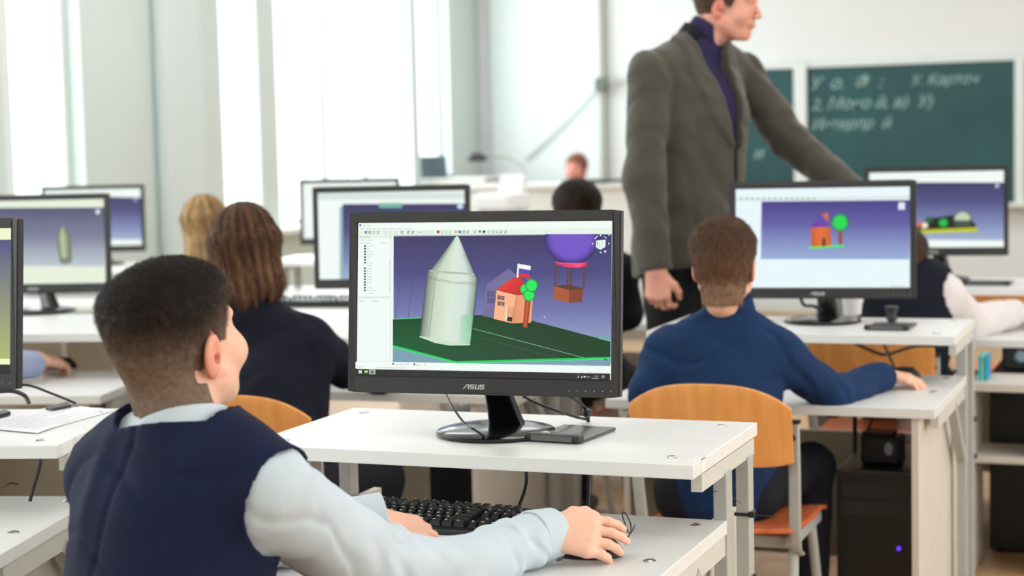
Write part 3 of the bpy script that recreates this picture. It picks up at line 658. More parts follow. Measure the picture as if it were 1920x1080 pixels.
# menus and toolbar
s.rect(*C(92, 98), *C(104, 110), (40, 60, 90)); s.text('Сад - проект', *C(112, 110), 3.0, (120, 130, 130))
for x_, t_ in ((98, 'Файл'), (136, 'Правка'), (182, 'Вид'), (212, 'Инструменты'), (290, 'Макросы'), (348, 'Окно'), (388, 'Справка')): s.text(t_, *C(x_, 133), 3.3, (110, 122, 118))
for x_, c_ in ((138, (60, 140, 190)), (163, (50, 80, 80)), (190, (150, 162, 156)), (219, (130, 145, 140)), (270, (190, 200, 194)), (302, (205, 214, 206)), (340, (205, 214, 206)), (379, (40, 60, 60)), (421, (30, 60, 50)), (452, (40, 60, 60)), (650, (160, 170, 160)), (676, (170, 180, 172)), (702, (170, 180, 172)), (766, (40, 110, 200)), (793, (50, 90, 80)), (820, (60, 90, 80)), (868, (120, 150, 130)), (930, (20, 60, 70)), (960, (150, 165, 160)), (988, (150, 165, 160)), (1016, (130, 146, 140)), (1043, (80, 100, 96)), (1074, (90, 110, 100))):
    x0, y0 = C(x_ - 8, 145); x1, y1 = C(x_ + 8, 160); s.line(x0, y0, x1, y0, .8, c_); s.line(x0, y1, x1, y1, .8, c_); s.line(x0, y0, x0, y1, .8, c_); s.line(x1, y0, x0 + 1, y1, .9, c_)
s.rect(*C(130, 146), *C(146, 161), (70, 150, 190)); s.disc(*C(622, 152), 2.9, 2.9, (196, 40, 56), (150, 24, 36)); s.disc(*C(740, 152), 2.7, 2.7, (214, 200, 30), (170, 150, 20)); s.disc(*C(901, 150), 2.5, 2.5, (50, 150, 110), (20, 80, 60)); s.poly(CP((920, 146), (930, 146), (930, 142), (938, 151), (930, 160), (930, 156), (920, 156)), (20, 66, 60))
s.rect(*C(758, 146), *C(775, 158), (50, 110, 200)); s.rect(*C(476, 145), *C(590, 161), (216, 228, 214)); s.text('Part', *C(497, 157), 3.0, (60, 70, 66)); s.text('—', *C(1096, 156), 4, (120, 130, 126))
# model tree
s.rect(*C(91, 176), *C(305, 192), (222, 234, 222)); s.text('Комбо-панель', *C(94, 188), 3.0, (90, 100, 96)); s.text('x', *C(298, 188), 3.5, (60, 70, 66)); s.text('Модель', *C(97, 207), 3.0, (100, 110, 106)); s.text('Задачи', *C(152, 208), 3.0, (110, 120, 116))
s.text('Метки и атрибуты', *C(95, 229), 2.8, (110, 120, 116)); s.text('Описание', *C(236, 229), 2.8, (120, 130, 126))
names = ['Cylinder001', 'Cube', 'Sphere001', 'Sphere002', 'Body001', 'Cut', 'Sphere003', 'Cone001', 'Body012', 'Body013', 'Body014', 'Body003', 'Body006', 'Body007', 'Line', 'Fusion001', 'Mirror of Part (1)', 'Extrude']
for i, nm in enumerate(names):
    y = 245 + i * 18.8; ix = 133 if i < 17 else 149
    if i not in (7, 17): s.rect(*C(ix - 6, y - 6), *C(ix + 6, y + 6), (38, 62, 84) if i % 3 else (50, 74, 96))
    s.text(nm, *C(ix + 13, y + 4), 2.7, (116, 128, 126))
s.rect(*C(294, 340), *C(303, 555), (222, 230, 214)); s.line(*C(91, 592), *C(300, 590), 1.6, (204, 214, 206)); s.line(*C(91, 600), *C(305, 600), .6, (200, 210, 204)); s.text('Свойство', *C(95, 621), 2.9, (100, 112, 108)); s.text('Значение', *C(180, 621), 2.9, (100, 112, 108))
s.line(*C(308, 170), *C(303, 1030), .8, (196, 206, 204)); s.text('Вид', *C(95, 1037), 3.0, (90, 100, 96)); s.text('Данные', *C(130, 1038), 3.0, (110, 120, 116)); s.line(*C(84, 1025), *C(300, 1027), .5, (206, 214, 208))
# tab bar, status bar, task bar
s.poly([(728, 685.5), (1150, 694.5), (1150, 708.5), (660, 698), (660, 685)], UI, layer=None)
s.text('Стартовая страница', 735, 691.5, 3.0, (96, 106, 104)); s.rect(731, 687.5, 734, 691, (60, 70, 80)); s.text('Сад : 1*', 777, 692.5, 3.0, (96, 106, 104)); s.rect(772, 688.5, 775.5, 692, (60, 70, 80)); s.disc(794.5, 690.5, 1.9, 1.9, (236, 220, 216), (190, 60, 60))
s.text('Готово', 664, 695.6, 2.8, (140, 150, 146)); s.text('Preselected: Сад.Body012.Face3 (34.8, 0, 21.6 mm)', 699, 697.4, 2.8, (110, 120, 116)); s.text('CAD  ▾   210.94 mm x 118.63 mm', 1092, 707, 2.8, (120, 130, 126))
s.poly([(655, 698.8), (1160, 708.8), (1160, 730), (655, 730)], (44, 42, 42))
for a_, b_ in ((0, 0), (3.1, 0), (0, 3.1), (3.1, 3.1)): s.rect(667 + a_, 701.8 + b_, 669.7 + a_, 704.4 + b_, (232, 236, 236))
s.rect(678, 702.5, 684.3, 707.2, (240, 224, 120)); s.rect(678, 705.2, 684.3, 707.2, (90, 190, 90)); s.rect(687, 700, 699, 709.5, (176, 178, 176)); s.disc(693, 705, 3, 2.8, (90, 90, 96), (60, 60, 66))
s.text('13:42', 1118.5, 714.6, 3.3, (235, 235, 235)); s.text('19.04.2023', 1113.5, 718.9, 3.1, (235, 235, 235)); s.text('ENG', 1104.5, 716.4, 3.2, (235, 235, 235))
s.rect(1133.6, 712.6, 1138, 713.3, (235, 235, 235)); s.rect(1133.6, 716.6, 1138, 717.3, (235, 235, 235)); s.rect(1133.6, 712.6, 1134.3, 717, (235, 235, 235)); s.rect(1137.4, 712.8, 1138, 717.2, (235, 235, 235))
s.line(1088, 712.5, 1088, 717, 1.3, (235, 235, 235)); s.poly([(1092.5, 716.8), (1096, 712.8), (1096, 716.9)], (235, 235, 235)); s.rect(1098.5, 713.4, 1102.5, 716, (220, 220, 220))
mon1, P1m = monitor('sharp black monitor in the foreground showing a grey rocket, house and balloon model', (-1.226, 3.035, .8505), (-1.2135, 2.947, 1.1055), .056, .104, s)

def ui_frame(s, x0, y0, x1, y1, top, bot, side, vx=None):
    s.poly([(x0 - 8, y0 - 8), (x1 + 8, y0 - 8), (x1 + 8, y1 + 8), (x0 - 8, y1 + 8)], UI, layer=0)
    gradient(s, x0 + side, y0 + top, x1 + 6, y1 - bot)
# ---- second monitor: orange house and tree
s = Screen([(1366, 351), (1708, 345.5), (1711, 540.5), (1369, 541)])
s.poly([(1355, 340), (1720, 335), (1722, 550), (1355, 550)], (228, 242, 246), layer=0)
s.poly([(1366, 369), (1710, 363), (1710, 370), (1366, 374)], (214, 226, 226))
gradient(s, 1417, 374.5, 1709, 486, [(0, (66, 56, 130)), (.4, (96, 92, 160)), (.75, (132, 144, 194)), (1, (150, 170, 210))], 371.5, 486)
s.poly([(1510, 462), (1582, 458), (1580, 462), (1512, 466)], (30, 235, 90)); s.strip([(1514, 424), (1516, 462)], [(1553, 424), (1556, 460)], [(0, (196, 92, 40)), (.5, (222, 112, 54)), (1, (200, 96, 44))])
s.poly([(1536, 398), (1548, 397), (1549, 413), (1543, 408)], (220, 100, 50)); s.poly([(1513, 425), (1532, 404), (1552, 422)], (104, 62, 168)); s.poly([(1537, 446), (1543, 444), (1544, 461), (1537, 461)], (90, 46, 26))
s.strip([(1568, 428), (1570, 458)], [(1576, 428), (1577, 458)], [(0, (120, 56, 30)), (.5, (180, 84, 44)), (1, (110, 50, 28))]); s.disc(1572, 415, 16.5, 17, (28, 214, 80), (10, 92, 70)); s.rect(1686, 376, 1699, 390, (220, 226, 244))
for k in range(14): s.rect(1375 + k * 11, 367, 1380 + k * 11, 370.5, (150, 160, 164))
for k in range(4): s.rect(1672 + k * 8, 537, 1677 + k * 8, 539, (190, 200, 200))
mon2, P2m = monitor('black monitor showing an orange house and round tree, beside the boy in the blue jacket', (-1.02, 5.10, .8505), (-1.015, 5.067, 1.093), .10, .06, s, size=1.02)
# ---- third right
s = Screen([(1629, 327), (1884, 323), (1886, 464), (1631, 468)])
ui_frame(s, 1629, 325, 1886, 466, 20, 14, 0)
s.poly([(1722, 434), (1836, 428), (1838, 436), (1722, 441)], (188, 196, 40)); s.poly([(1722, 424), (1745, 412), (1800, 404), (1822, 410), (1836, 428), (1722, 434)], (28, 28, 26))
s.disc(1736, 425, 7, 6, (236, 232, 220), (200, 180, 160)); s.disc(1772, 420, 9, 8, (24, 190, 70), (10, 100, 50)); s.disc(1808, 412, 17, 14, (196, 206, 180), (50, 60, 56), n=20); s.rect(1794, 415, 1824, 426, (70, 84, 72)); s.disc(1728, 424, 5, 5, (235, 110, 60), (190, 70, 40)); s.disc(1872, 351, 4, 4, (190, 196, 226), (150, 160, 200)); s.disc(1745, 414, 7, 6, (20, 110, 50), (10, 70, 40))
mon3, _ = monitor('black monitor at the far right showing a dome and bushes on a yellow plate', (-.89, 6.62, .8505), (-.899, 6.602, 1.107), .092, .06, s, size=.985)
# ---- girl's monitor
s = Screen([(594, 371), (874, 367), (876, 545), (597, 549)])
ui_frame(s, 594, 369, 875, 547, 25, -10, 48); s.rect(594, 371, 878, 385, (208, 224, 216)); s.rect(712, 392, 756, 402, (120, 180, 160)); s.disc(866, 400, 6, 5, (210, 226, 240), (150, 170, 210))
s.rect(636, 400, 642, 548, (150, 180, 190))
monG, _ = monitor('black monitor with a mostly blank pale window, directly behind the foreground monitor', (-2.44, 5.16, .8505), (-2.445, 5.186, 1.098), .21, .03, s, size=1.0)
# ---- left, grey rocket
s = Screen([(-92, 390), (188, 386.5), (195, 541), (-86, 548)])
s.poly([(-100, 380), (200, 380), (205, 555), (-100, 555)], (226, 234, 214), layer=0)
gradient(s, -86, 402, 192, 511, [(0, (82, 80, 112)), (.5, (122, 124, 150)), (1, (186, 196, 204))], 402, 511)
s.strip([(107, 436), (100, 448), (97, 456), (99, 480), (103, 500)], [(109, 436), (116, 446), (124, 455), (126, 480), (127, 500)], [(0, (96, 104, 84)), (.4, (186, 196, 160)), (.7, (140, 150, 120)), (1, (90, 98, 84))])
s.disc(115, 501, 12, 6, (128, 138, 112), (90, 98, 84)); s.disc(177, 410, 5, 5, (214, 218, 228), (180, 184, 200))
monL2, _ = monitor('black monitor at the left showing a single small grey rocket', (-3.70, 5.03, .8505), (-3.745, 5.06, 1.085), .26, .05, s, size=1.02)
# ---- far left
s = Screen([(100, 362), (272, 353), (273, 470), (101, 474)])
ui_frame(s, 100, 356, 272, 472, 16, 13, 0); s.disc(262, 377, 3.5, 3.5, (170, 174, 205), (140, 146, 185))
monL3, _ = monitor('black monitor by the window pier with an empty blue viewport', (-4.98, 7.25, .8505), (-4.99, 7.21, 1.075), .30, .05, s, logo=False, size=.97)
# ---- behind girl's
s = Screen([(571, 356), (752, 350), (752, 465), (571, 470)])
ui_frame(s, 571, 352, 752, 470, 14, 10, 60)
monC3, _ = monitor('black monitor half hidden behind the mostly blank monitor, near the bright window', (-3.905, 7.86, .8505), (-3.915, 7.83, 1.075), .22, .05, s, logo=False, size=.97)
# ---- near left edge, only its right bezel shows
s = Screen([(0, 0), (1, 0), (1, 1), (0, 1)]); s.poly([(0, 0), (1, 0), (1, 1), (0, 1)], (236, 240, 200)); s.rect(0, .08, 1, .9, (80, 76, 130), (170, 180, 110)); s.rect(0, .94, 1, 1, (40, 40, 40))
monL1, _ = monitor('black monitor cut off by the left edge of the picture, nearest on the left', (-2.49, 2.83, .8505), (-2.398, 2.80, 1.105), .10, .10, s)

# ------------------------------------------------------------------ chairs
def chair(label, loc, rz, group='orange plywood school chairs', back_low=.60, back_h=.20, sh=.43):
    """front of the seat points to local +y; origin on the floor under the back"""
    t = thing('school_chair', label, 'chair', loc, rz, group)
    def sheet(fn, nu, nv, th, name, m):
        b = bmesh.new(); g = [[b.verts.new(fn(i / nu, j / nv)) for j in range(nv + 1)] for i in range(nu + 1)]
        for i in range(nu):
            for j in range(nv): b.faces.new((g[i][j], g[i + 1][j], g[i + 1][j + 1], g[i][j + 1]))
        bmesh.ops.recalc_face_normals(b, faces=b.faces[:])
        o = obj(name, b, m, t, True); md = o.modifiers.new('s', 'SOLIDIFY'); md.thickness = th; md.offset = 0
        md = o.modifiers.new('b', 'BEVEL'); md.width = .002; md.segments = 2; md.limit_method = 'ANGLE'; return o
    def back(u, v):
        x = (u - .5) * .40; e = abs(2 * u - 1); top = back_low + back_h - .045 * e ** 3.2 - .012 * e * e; bot = back_low + .012 * e ** 6
        return (x, -.005 + .028 * (1 - e * e) * -1 + .0 + (v * .02) * -1 + (1 - e * e) * .0, bot + (top - bot) * v)
    sheet(back, 24, 8, .011, 'backrest', M_ply)
    def seat(u, v):
        x = (u - .5) * (.37 + .02 * v); y = .03 + .38 * v; z = sh - .012 * math.sin(PI * v) - (.035 * max(0, v - .85) / .15 * .5) + .008 * (2 * u - 1) ** 2
        return (x, y, z)
    sheet(seat, 12, 14, .012, 'seat', M_plyh)
    for sx in (-1, 1):
        b = tube(bmesh.new(), [(sx * .196, .012, back_low + .105), (sx * .196, .02, back_low - .03), (sx * .190, .05, sh - .02), (sx * .188, .085, sh - .055), (sx * .188, .10, sh - .06)], .015, 8, True, .45)
        obj('back_bar', b, M_steel, t, True)
        obj('bolt', lathe(bmesh.new(), [(.009, 0), (.008, .004)], 14, Matrix.Translation((sx * .196, -.002, back_low + .07)) @ Matrix.Rotation(PI / 2, 4, 'X')), M_black, t)
        obj('end_cap', box(sx * .196 - .017, sx * .196 + .017, .0, .02, back_low + .103, back_low + .112, .002), M_black, t)
        obj('leg', tube(bmesh.new(), [(sx * .175, .10, sh - .025), (sx * .19, -.0, .02)], .0125, 10, False), M_steel, t, True)
        obj('leg', tube(bmesh.new(), [(sx * .175, .30, sh - .025), (sx * .19, .40, .02)], .0125, 10, False), M_steel, t, True)
        obj('side_rail', box(sx * .175 - .012, sx * .175 + .012, .06, .38, sh - .04, sh - .012, .003), M_steel, t)
    obj('cross_bar', box(-.175, .175, .09, .115, sh - .05, sh - .02, .003), M_steel, t)
    obj('lower_bar', box(-.187, .187, .01, .03, .17, .20, .003), M_steel, t)
    return t
cB2 = at_d(1337, 812, 4.25); chair('orange plywood school chair the boy in the blue jacket sits on', (cB2[0], cB2[1] - .01, .012), 0)
cA2 = at_d(452, 790, 4.35); chair('orange plywood school chair the girl in navy sits on', (cA2[0], cA2[1], .012), .06, back_low=.585)
chair('orange plywood chair of the pupil in the white shirt, seen under the second monitor', (-.955, 5.53, .012), 0, back_low=.585, back_h=.19)
chair('orange plywood chair in front of the desk at the left edge', (-2.30, 3.75 - .05, .012), .1) if False else None
chair('orange plywood chair of the pupil reaching for the mouse at the left', (-3.85, 3.55, .012), .22)
chair('orange plywood chair of the foreground boy, below the frame', (-1.365, 1.86, .012), -.25, back_low=.40, back_h=.17)
chair('orange plywood chair behind the teacher, beside the small plant', (-2.15, 5.55, .012), 0)
chair('orange plywood chair of the blonde girl by the window', (-3.72, 5.78, .012), .1)

# ------------------------------------------------------------------ computer towers and small boxes
def tower(label, x0, x1, y0, y1, h, led=True, slot=True):
    t = thing('computer_tower', label, 'computer', ((x0 + x1) / 2, y0, .012), 0, 'black computer towers')
    w = (x1 - x0) / 2; d = y1 - y0
    obj('case', box(-w, w, .012, d, .01, h, .003), M_black, t)
    b = box(-w, w, 0, .014, .012, h - .001, .003); obj('front_cover', b, mat('front_plastic', S(18, 19, 22), .35, var=.03), t)
    for i in range(2): obj('drive_cover', box(-w + .012, w - .012, -.003, .002, h - .075 - .045 * i, h - .035 - .045 * i, .0015), M_black, t)
    if led: obj('power_light', lathe(bmesh.new(), [(.006, 0), (.005, .002)], 16, Matrix.Translation((w * .55, -.001, h * .60)) @ Matrix.Rotation(PI / 2, 4, 'X') @ Matrix.Rotation(.6, 4, 'Y')), emit('blue_led', S(90, 50, 250), 2.0), t)
    for sx in (-1, 1):
        for yy in (.05, d - .05): obj('foot', lathe(bmesh.new(), [(.014, 0), (.014, .012)], 14, Matrix.Translation((sx * w * .7, yy, 0))), M_cable, t)
    return t
tq = at_d(1568, 880, 4.64)
tower('black computer tower with blue light beside the side panel at the lower right', tq[0], -.674, tq[1], tq[1] + .42, tq[2] - .012)
a_ = at_d(1855, 700, 5.75); tower('black computer tower at the right edge under the far right desk', a_[0], a_[0] + .2, a_[1], a_[1] + .42, a_[2] - .012, led=False)
tower('black computer tower behind the legs of the foreground desk', -2.06, -1.875, 4.58, 4.98, .60, led=False)
a_ = at_d(152, 800, 4.2); tower('black computer tower under the desk at the left edge', a_[0], a_[0] + .12, a_[1], a_[1] + .4, .73, led=False)
# small speaker on the tower
p = at_z(1655, 868, tq[2] + .0005)
t = thing('small_speaker', 'small black box speaker with a pale oval, on the lower right computer tower', 'speaker', tuple(p), -.1)
obj('speaker_body', box(-.052, .052, -.035, .045, .0, .078, .008), M_black, t); obj('lid', box(-.05, .03, -.03, .04, .078, .086, .003), M_black, t)
obj('oval_badge', lathe(bmesh.new(), [(.012, 0), (.010, .002)], 24, Matrix.Translation((.026, -.035, .045)) @ Matrix.Rotation(PI / 2, 4, 'X'), 1, 1.5), mat('pale_badge', S(150, 170, 190), .3), t)
# orange cardboard box seen under the second shelf is the chair back; a dark speaker at the right edge
p = at_d(1905, 690, 5.75)
t = thing('box_speaker', 'small dark speaker on the computer tower at the right edge', 'speaker', (p[0] + .01, p[1] + .09, at_d(1855, 700, 5.75)[2] + .002), 0)
obj('speaker_body', box(-.06, .06, -.04, .05, 0, .085, .008), M_black, t); obj('cone', lathe(bmesh.new(), [(.02, 0), (.012, .004)], 20, Matrix.Translation((0, -.04, .045)) @ Matrix.Rotation(PI / 2, 4, 'X')), mat('pale_badge', S(150, 170, 190), .3), t)

# ------------------------------------------------------------------ keyboard, mouse, tablet on the foreground desk
def keyboard(label, loc, rz, detail=True):
    t = thing('keyboard', label, 'keyboard', loc, rz)
    W_, D_ = .445, .150
    b = bmesh.new(); prism(b, [(0, 0), (D_, 0), (D_, .022), (D_ - .006, .025), (.012, .013), (0, .009)], 0, W_, Matrix(((0, 0, 1, -W_ / 2), (1, 0, 0, 0), (0, 1, 0, 0), (0, 0, 0, 1))))
    bmesh.ops.recalc_face_normals(b, faces=b.faces[:]); bmesh.ops.bevel(b, geom=b.edges[:], offset=.0015, segments=1, affect='EDGES'); obj('case', b, M_black, t)
    cache = {}
    U = .0187
    def key(x, y, w_):
        if w_ not in cache:
            b = bmesh.new(); k = w_ * U - .0022; d = U - .0022
            lo = [b.verts.new((sx * k / 2, sy * d / 2, 0)) for sx, sy in ((-1, -1), (1, -1), (1, 1), (-1, 1))]
            mi = [b.verts.new((sx * (k / 2 - .0022), sy * (d / 2 - .002) + .0006, .0078)) for sx, sy in ((-1, -1), (1, -1), (1, 1), (-1, 1))]
            tp = [b.verts.new((sx * (k / 2 - .0032), sy * (d / 2 - .003) + .0006, .0084)) for sx, sy in ((-1, -1), (1, -1), (1, 1), (-1, 1))]
            for A_, B_ in ((lo, mi), (mi, tp)):
                for i in range(4): b.faces.new((A_[i], A_[(i + 1) % 4], B_[(i + 1) % 4], B_[i]))
            b.faces.new(tp); me = bpy.data.meshes.new('key'); b.to_mesh(me); b.free(); me.materials.append(M_key); cache[w_] = me
        o = bpy.data.objects.new('key', cache[w_]); COL.objects.link(o); o.parent = t; z = .0125 + y * .084 + .001
        o.location = (x, y + U / 2, z); o.rotation_euler = (.085, 0, 0); return o
    rows = [(.008, [1.25, 1.25, 1.25, 6.25, 1.25, 1.25, 1.25, 1.25]), (.0268, [2.25] + [1] * 10 + [2.75]), (.0455, [1.75] + [1] * 11 + [2.25]), (.0642, [1.5] + [1] * 12 + [1.5]), (.083, [1] * 13 + [2]), (.116, None)]
    x0 = -W_ / 2 + .010; marks = []
    for y, ws in rows:
        if ws is None:
            xs = [0, 2, 3, 4, 5, 6.5, 7.5, 8.5, 9.5, 11, 12, 13, 14]
            for q in xs: key(x0 + (q + .5) * U, y, 1); marks.append((x0 + (q + .35) * U, y))
        else:
            q = 0
            for w_ in ws: key(x0 + (q + w_ / 2) * U, y, w_); q += w_; marks.append((x0 + (q - w_ + .35) * U, y))
        for k in range(3):
            if y not in (.0455, .0268) or (y == .0268 and k == 1): key(x0 + (15.3 + k + .5) * U, y, 1); marks.append((x0 + (15.3 + k + .35) * U, y))
        for k in range(4):
            if y != .116: key(x0 + (18.6 + k + .5) * U, y, 1); marks.append((x0 + (18.6 + k + .35) * U, y))
    b = bmesh.new()
    for i, (x, y) in enumerate(marks):
        z = .0125 + y * .084 + .001 + .0086 + .0009; q = .0024
        vs = [b.verts.new((x + dx, y + U / 2 + .003 + dy, z + dy * .085)) for dx, dy in ((-q, -q), (q, -q), (q * .6, q), (-q * .8, q))]; b.faces.new(vs)
    o = obj('key_legends', b, mat('legend_white', S(225, 230, 235), .4), t); o['kind'] = 'stuff'
    return t
kL = at_z(1003, 1008, .71)
kb = keyboard('black keyboard under the foreground boy\'s hands', (-1.262, 2.790, .7105), -.03)
mo = at_z(1104, 1040, .712)
def mouse(label, loc, rz, s=1.0):
    t = thing('mouse', label, 'mouse', loc, rz)
    def f(P): return smax(ell(P, (0, 0, .004), (.058, .031, .034)), -P[:, 2], .003)
    V, Q = nets(f, (-.065, -.04, -.008), (.065, .04, .045), .0022); mesh_np('shell', V, Q, M_black, t)
    obj('wheel', lathe(bmesh.new(), [(.009, -.003), (.010, 0), (.009, .003)], 20, Matrix.Translation((.032, 0, .026)) @ Matrix.Rotation(PI / 2, 4, 'X')), M_cable, t)
    return t
mouse('black mouse under the foreground boy\'s right hand', (mo[0], mo[1], .711), .16)
def cab(name, label, pts, r=.0026): return cable(name, label, [tuple(p) for p in pts], r)
cab('mouse_cable', 'thin black mouse cable looping up at the right of the hand', [at_z(1150, 1012, .73), at_z(1178, 1006, .722), at_d(1183, 985, 2.93), at_d(1172, 962, 2.96), at_d(1167, 966, 2.97), at_d(1180, 1000, 2.95), at_z(1190, 985, .713)], .0011)
cab('keyboard_cable', 'black keyboard cable rising behind the keyboard\'s right end', [at_d(985, 975, 3.10), at_d(1010, 957, 3.10), at_d(1045, 957, 3.12), at_d(1080, 965, 3.13), at_z(1110, 975, .713)], .0018)
# flat graphics tablet with a thicker front bar
def tablet(label, px, z, w, d, rz=0):
    o = at_z(px[0], px[1], z)
    t = thing('drawing_tablet', label, 'tablet', (o[0], o[1], z + .0005), rz)
    obj('slab', box(0, w, .0, d, 0, .006, .0015), mat('tablet_grey', S(62, 62, 60), .3, var=.04), t); obj('pen_bar', box(-.002, w + .001, -.012, .012, .001, .015, .004), M_black, t)
    obj('bar_plate', box(.012, w - .015, -.0125, -.011, .003, .013), mat('bar_plate', S(92, 90, 90), .35), t); return t
tablet('black drawing tablet lying right of the foreground monitor\'s foot', (990, 826), .85, .108, .155, -.10)
tablet('black drawing tablet lying right of the second monitor\'s foot', (1622, 619), .85, .12, .16, 0)
tablet('grey drawing tablet on the farthest right-hand desk', (1806, 535), .85, .16, .16, 0)
# cables of the foreground monitor
cab('usb_cable', 'black cable crossing the foot of the foreground monitor to the drawing tablet', [at_d(836, 738, 3.28), at_d(850, 765, 3.22), at_d(872, 795, 3.17), at_d(890, 806, 3.13), at_z(915, 822, .853), at_z(945, 828, .853), at_z(985, 824, .853), at_z(1000, 822, .856)], .0022)
cab('power_cable', 'black cable sagging to the right behind the foreground monitor', [at_d(980, 742, 3.32), at_d(1010, 757, 3.34), at_d(1050, 772, 3.36), at_d(1080, 782, 3.40), at_d(1100, 786, 3.42)], .0028)
cab('video_cable', 'thick black cable dropping behind the right of the foreground monitor', [at_d(1070, 744, 3.34), at_d(1088, 756, 3.37), at_d(1101, 772, 3.40), at_d(1103, 790, 3.42), at_d(1104, 880, 3.42), at_d(1103, 950, 3.40), at_d(1103, 1000, 3.40), at_d(1100, 1060, 3.40)], .0034)
o = at_d(1101, 775, 3.39); tag(obj('cable_clip', lathe(bmesh.new(), [(.004, -.008), (.010, -.004), (.010, .006), (.004, .010)], 14, Matrix.Translation(tuple(o)))  , M_cable, None, True), 'black cable clip bundling cables at the shelf edge behind the monitor', 'clip')
cab('hanging_cable', 'black cable hanging in an S curve between the two desk levels', [at_d(986, 870, 3.30), at_d(987, 900, 3.30), at_d(982, 925, 3.28), at_d(973, 950, 3.26), at_d(972, 975, 3.26), at_d(972, 1010, 3.26)], .0032)
cab('thin_wire', 'thin wire sagging below the right end of the foreground shelf', [at_d(1262, 886, 3.2), at_d(1290, 910, 3.2), at_d(1318, 921, 3.18), at_d(1345, 922, 3.16), at_d(1372, 932, 3.2), at_d(1390, 945, 3.24)], .0006)
b = bmesh.new(); X0, Yl, Zl = -.783, 2.815 + .385, None
tz = at_d(1400, 968, 3.30)[2]
bx(b, XB1 - .028, XB1 + .003, 2.815 + .22 + .162, 2.815 + .22 + .208, tz - .003, tz + .003, .0008); bx(b, XB1 + .000, XB1 + .010, 2.815 + .22 + .162, 2.815 + .22 + .172, tz - .005, tz + .006, .001)
tube(b, [(XB1 + .01, 3.2, tz), (XB1 + .05, 3.205, tz - .002)], .0009, 6, False)
tag(obj('cable_tie', b, M_cable), 'black cable tie round the rear right leg of the foreground desk', 'cable tie')
# second monitor's cables
cab('bent_cable', 'black cable bending down behind the second monitor\'s stand', [at_d(1500, 556, 5.05), at_d(1508, 572, 5.07), at_d(1525, 574, 5.08), at_d(1540, 582, 5.1)], .005)
cab('drooping_cable', 'black cable drooping under the second monitor\'s shelf', [at_d(1600, 642, 5.3), at_d(1640, 660, 5.3), at_d(1665, 664, 5.3), at_d(1720, 648, 5.3), at_d(1770, 652, 5.3)], .005)
cab('tall_cable', 'black cable hanging behind the worktop to the right desk\'s tower', [at_d(1603, 760, 4.9), at_d(1603, 800, 4.9), at_d(1603, 850, 4.9)], .006)
cab('speaker_cable', 'black cable rising from the small box speaker', [at_d(1624, 820, 4.72), at_d(1632, 795, 4.72), at_d(1645, 770, 4.72), at_d(1650, 755, 4.74)], .004)
o = at_z(1672, 603, .851); t = thing('cable_plug', 'black plug standing on the second shelf under the monitor\'s right corner', 'plug', tuple(o), 0)
obj('plug_body', lathe(bmesh.new(), [(.010, 0), (.016, .006), (.014, .03), (.02, .034), (.02, .045)], 16), M_black, t)
# white cup and blurred things on the second shelf
o = at_z(1580, 592, .851); t = thing('paper_cup', 'white paper cup on the shelf behind the second monitor\'s foot', 'cup', (o[0] + .02, o[1] + .05, .8505))
obj('cup_body', lathe(bmesh.new(), [(.026, 0), (.036, .09), (.034, .09), (.024, .004)], 28), M_paper, t, True); obj('rim', lathe(bmesh.new(), [(.037, .088), (.038, .091), (.035, .092)], 28), M_paper, t)

# ------------------------------------------------------------------ left edge desk: papers, tablets, cables
def sheet_of_paper(label, corners, z, lines=True, col=M_paper):
    b = bmesh.new(); P = [at_z(x, y, z) for x, y in corners]
    vs = [b.verts.new(tuple(p)) for p in P] ; f = b.faces.new(vs); bmesh.ops.recalc_face_normals(b, faces=[f])
    r = bmesh.ops.extrude_face_region(b, geom=[f]); bmesh.ops.translate(b, vec=(0, 0, .0008), verts=[v for v in r['geom'] if isinstance(v, bmesh.types.BMVert)])
    t = tag(obj('paper_sheet', b, col), label, 'paper', 'papers on the left edge desk')
    if lines:
        b = bmesh.new(); A_, B_, C_, D_ = [np.array(p) for p in P]
        for k in range(7):
            u = .12 + .11 * k; p0 = A_ + (D_ - A_) * u + (B_ - A_) * .10; p1 = A_ + (D_ - A_) * u + (B_ - A_) * (.85 if k % 3 else .55); n_ = (D_ - A_) * .012
            b.faces.new([b.verts.new((q[0], q[1], z + .0011)) for q in (p0, p1, p1 + n_, p0 + n_)])
        o = obj('print_lines', b, mat('grey_print', S(170, 170, 180), .7), t); o['kind'] = 'stuff'
    return t
sheet_of_paper('top white printed sheet on the left edge desk', [(-60, 800), (100, 762), (195, 766), (70, 812)], .8524)
sheet_of_paper('lower white printed sheet sticking out towards the boy\'s shoulder', [(10, 806), (150, 762), (212, 770), (72, 810)], .8512)
b = bmesh.new(); 
for nm, lb, pxs in (('phone', 'black thin phone lying behind the papers at the left edge', ((85, 767), (128, 757), (134, 763), (98, 770))), ('pen_case', 'black flat pen case at the left picture edge', ((-30, 778), (10, 772), (20, 776), (-20, 786)))):
    b = bmesh.new(); vs = [b.verts.new((*at_z(x, y, .8545)[:2], .8525)) for x, y in pxs]; f = b.faces.new(vs); bmesh.ops.recalc_face_normals(b, faces=[f])
    r = bmesh.ops.extrude_face_region(b, geom=[f]); bmesh.ops.translate(b, vec=(0, 0, .007), verts=[v for v in r['geom'] if isinstance(v, bmesh.types.BMVert)])
    bmesh.ops.recalc_face_normals(b, faces=b.faces[:]); tag(obj(nm, b, M_black), lb, 'phone' if nm == 'phone' else 'case')
cab('loop_cable', 'black cable curving over the rear of the left edge desk', [at_d(-30, 732, 3.5), at_d(10, 728, 3.5), at_d(50, 722, 3.5), at_d(95, 737, 3.55), at_d(142, 756, 3.58)], .0026)
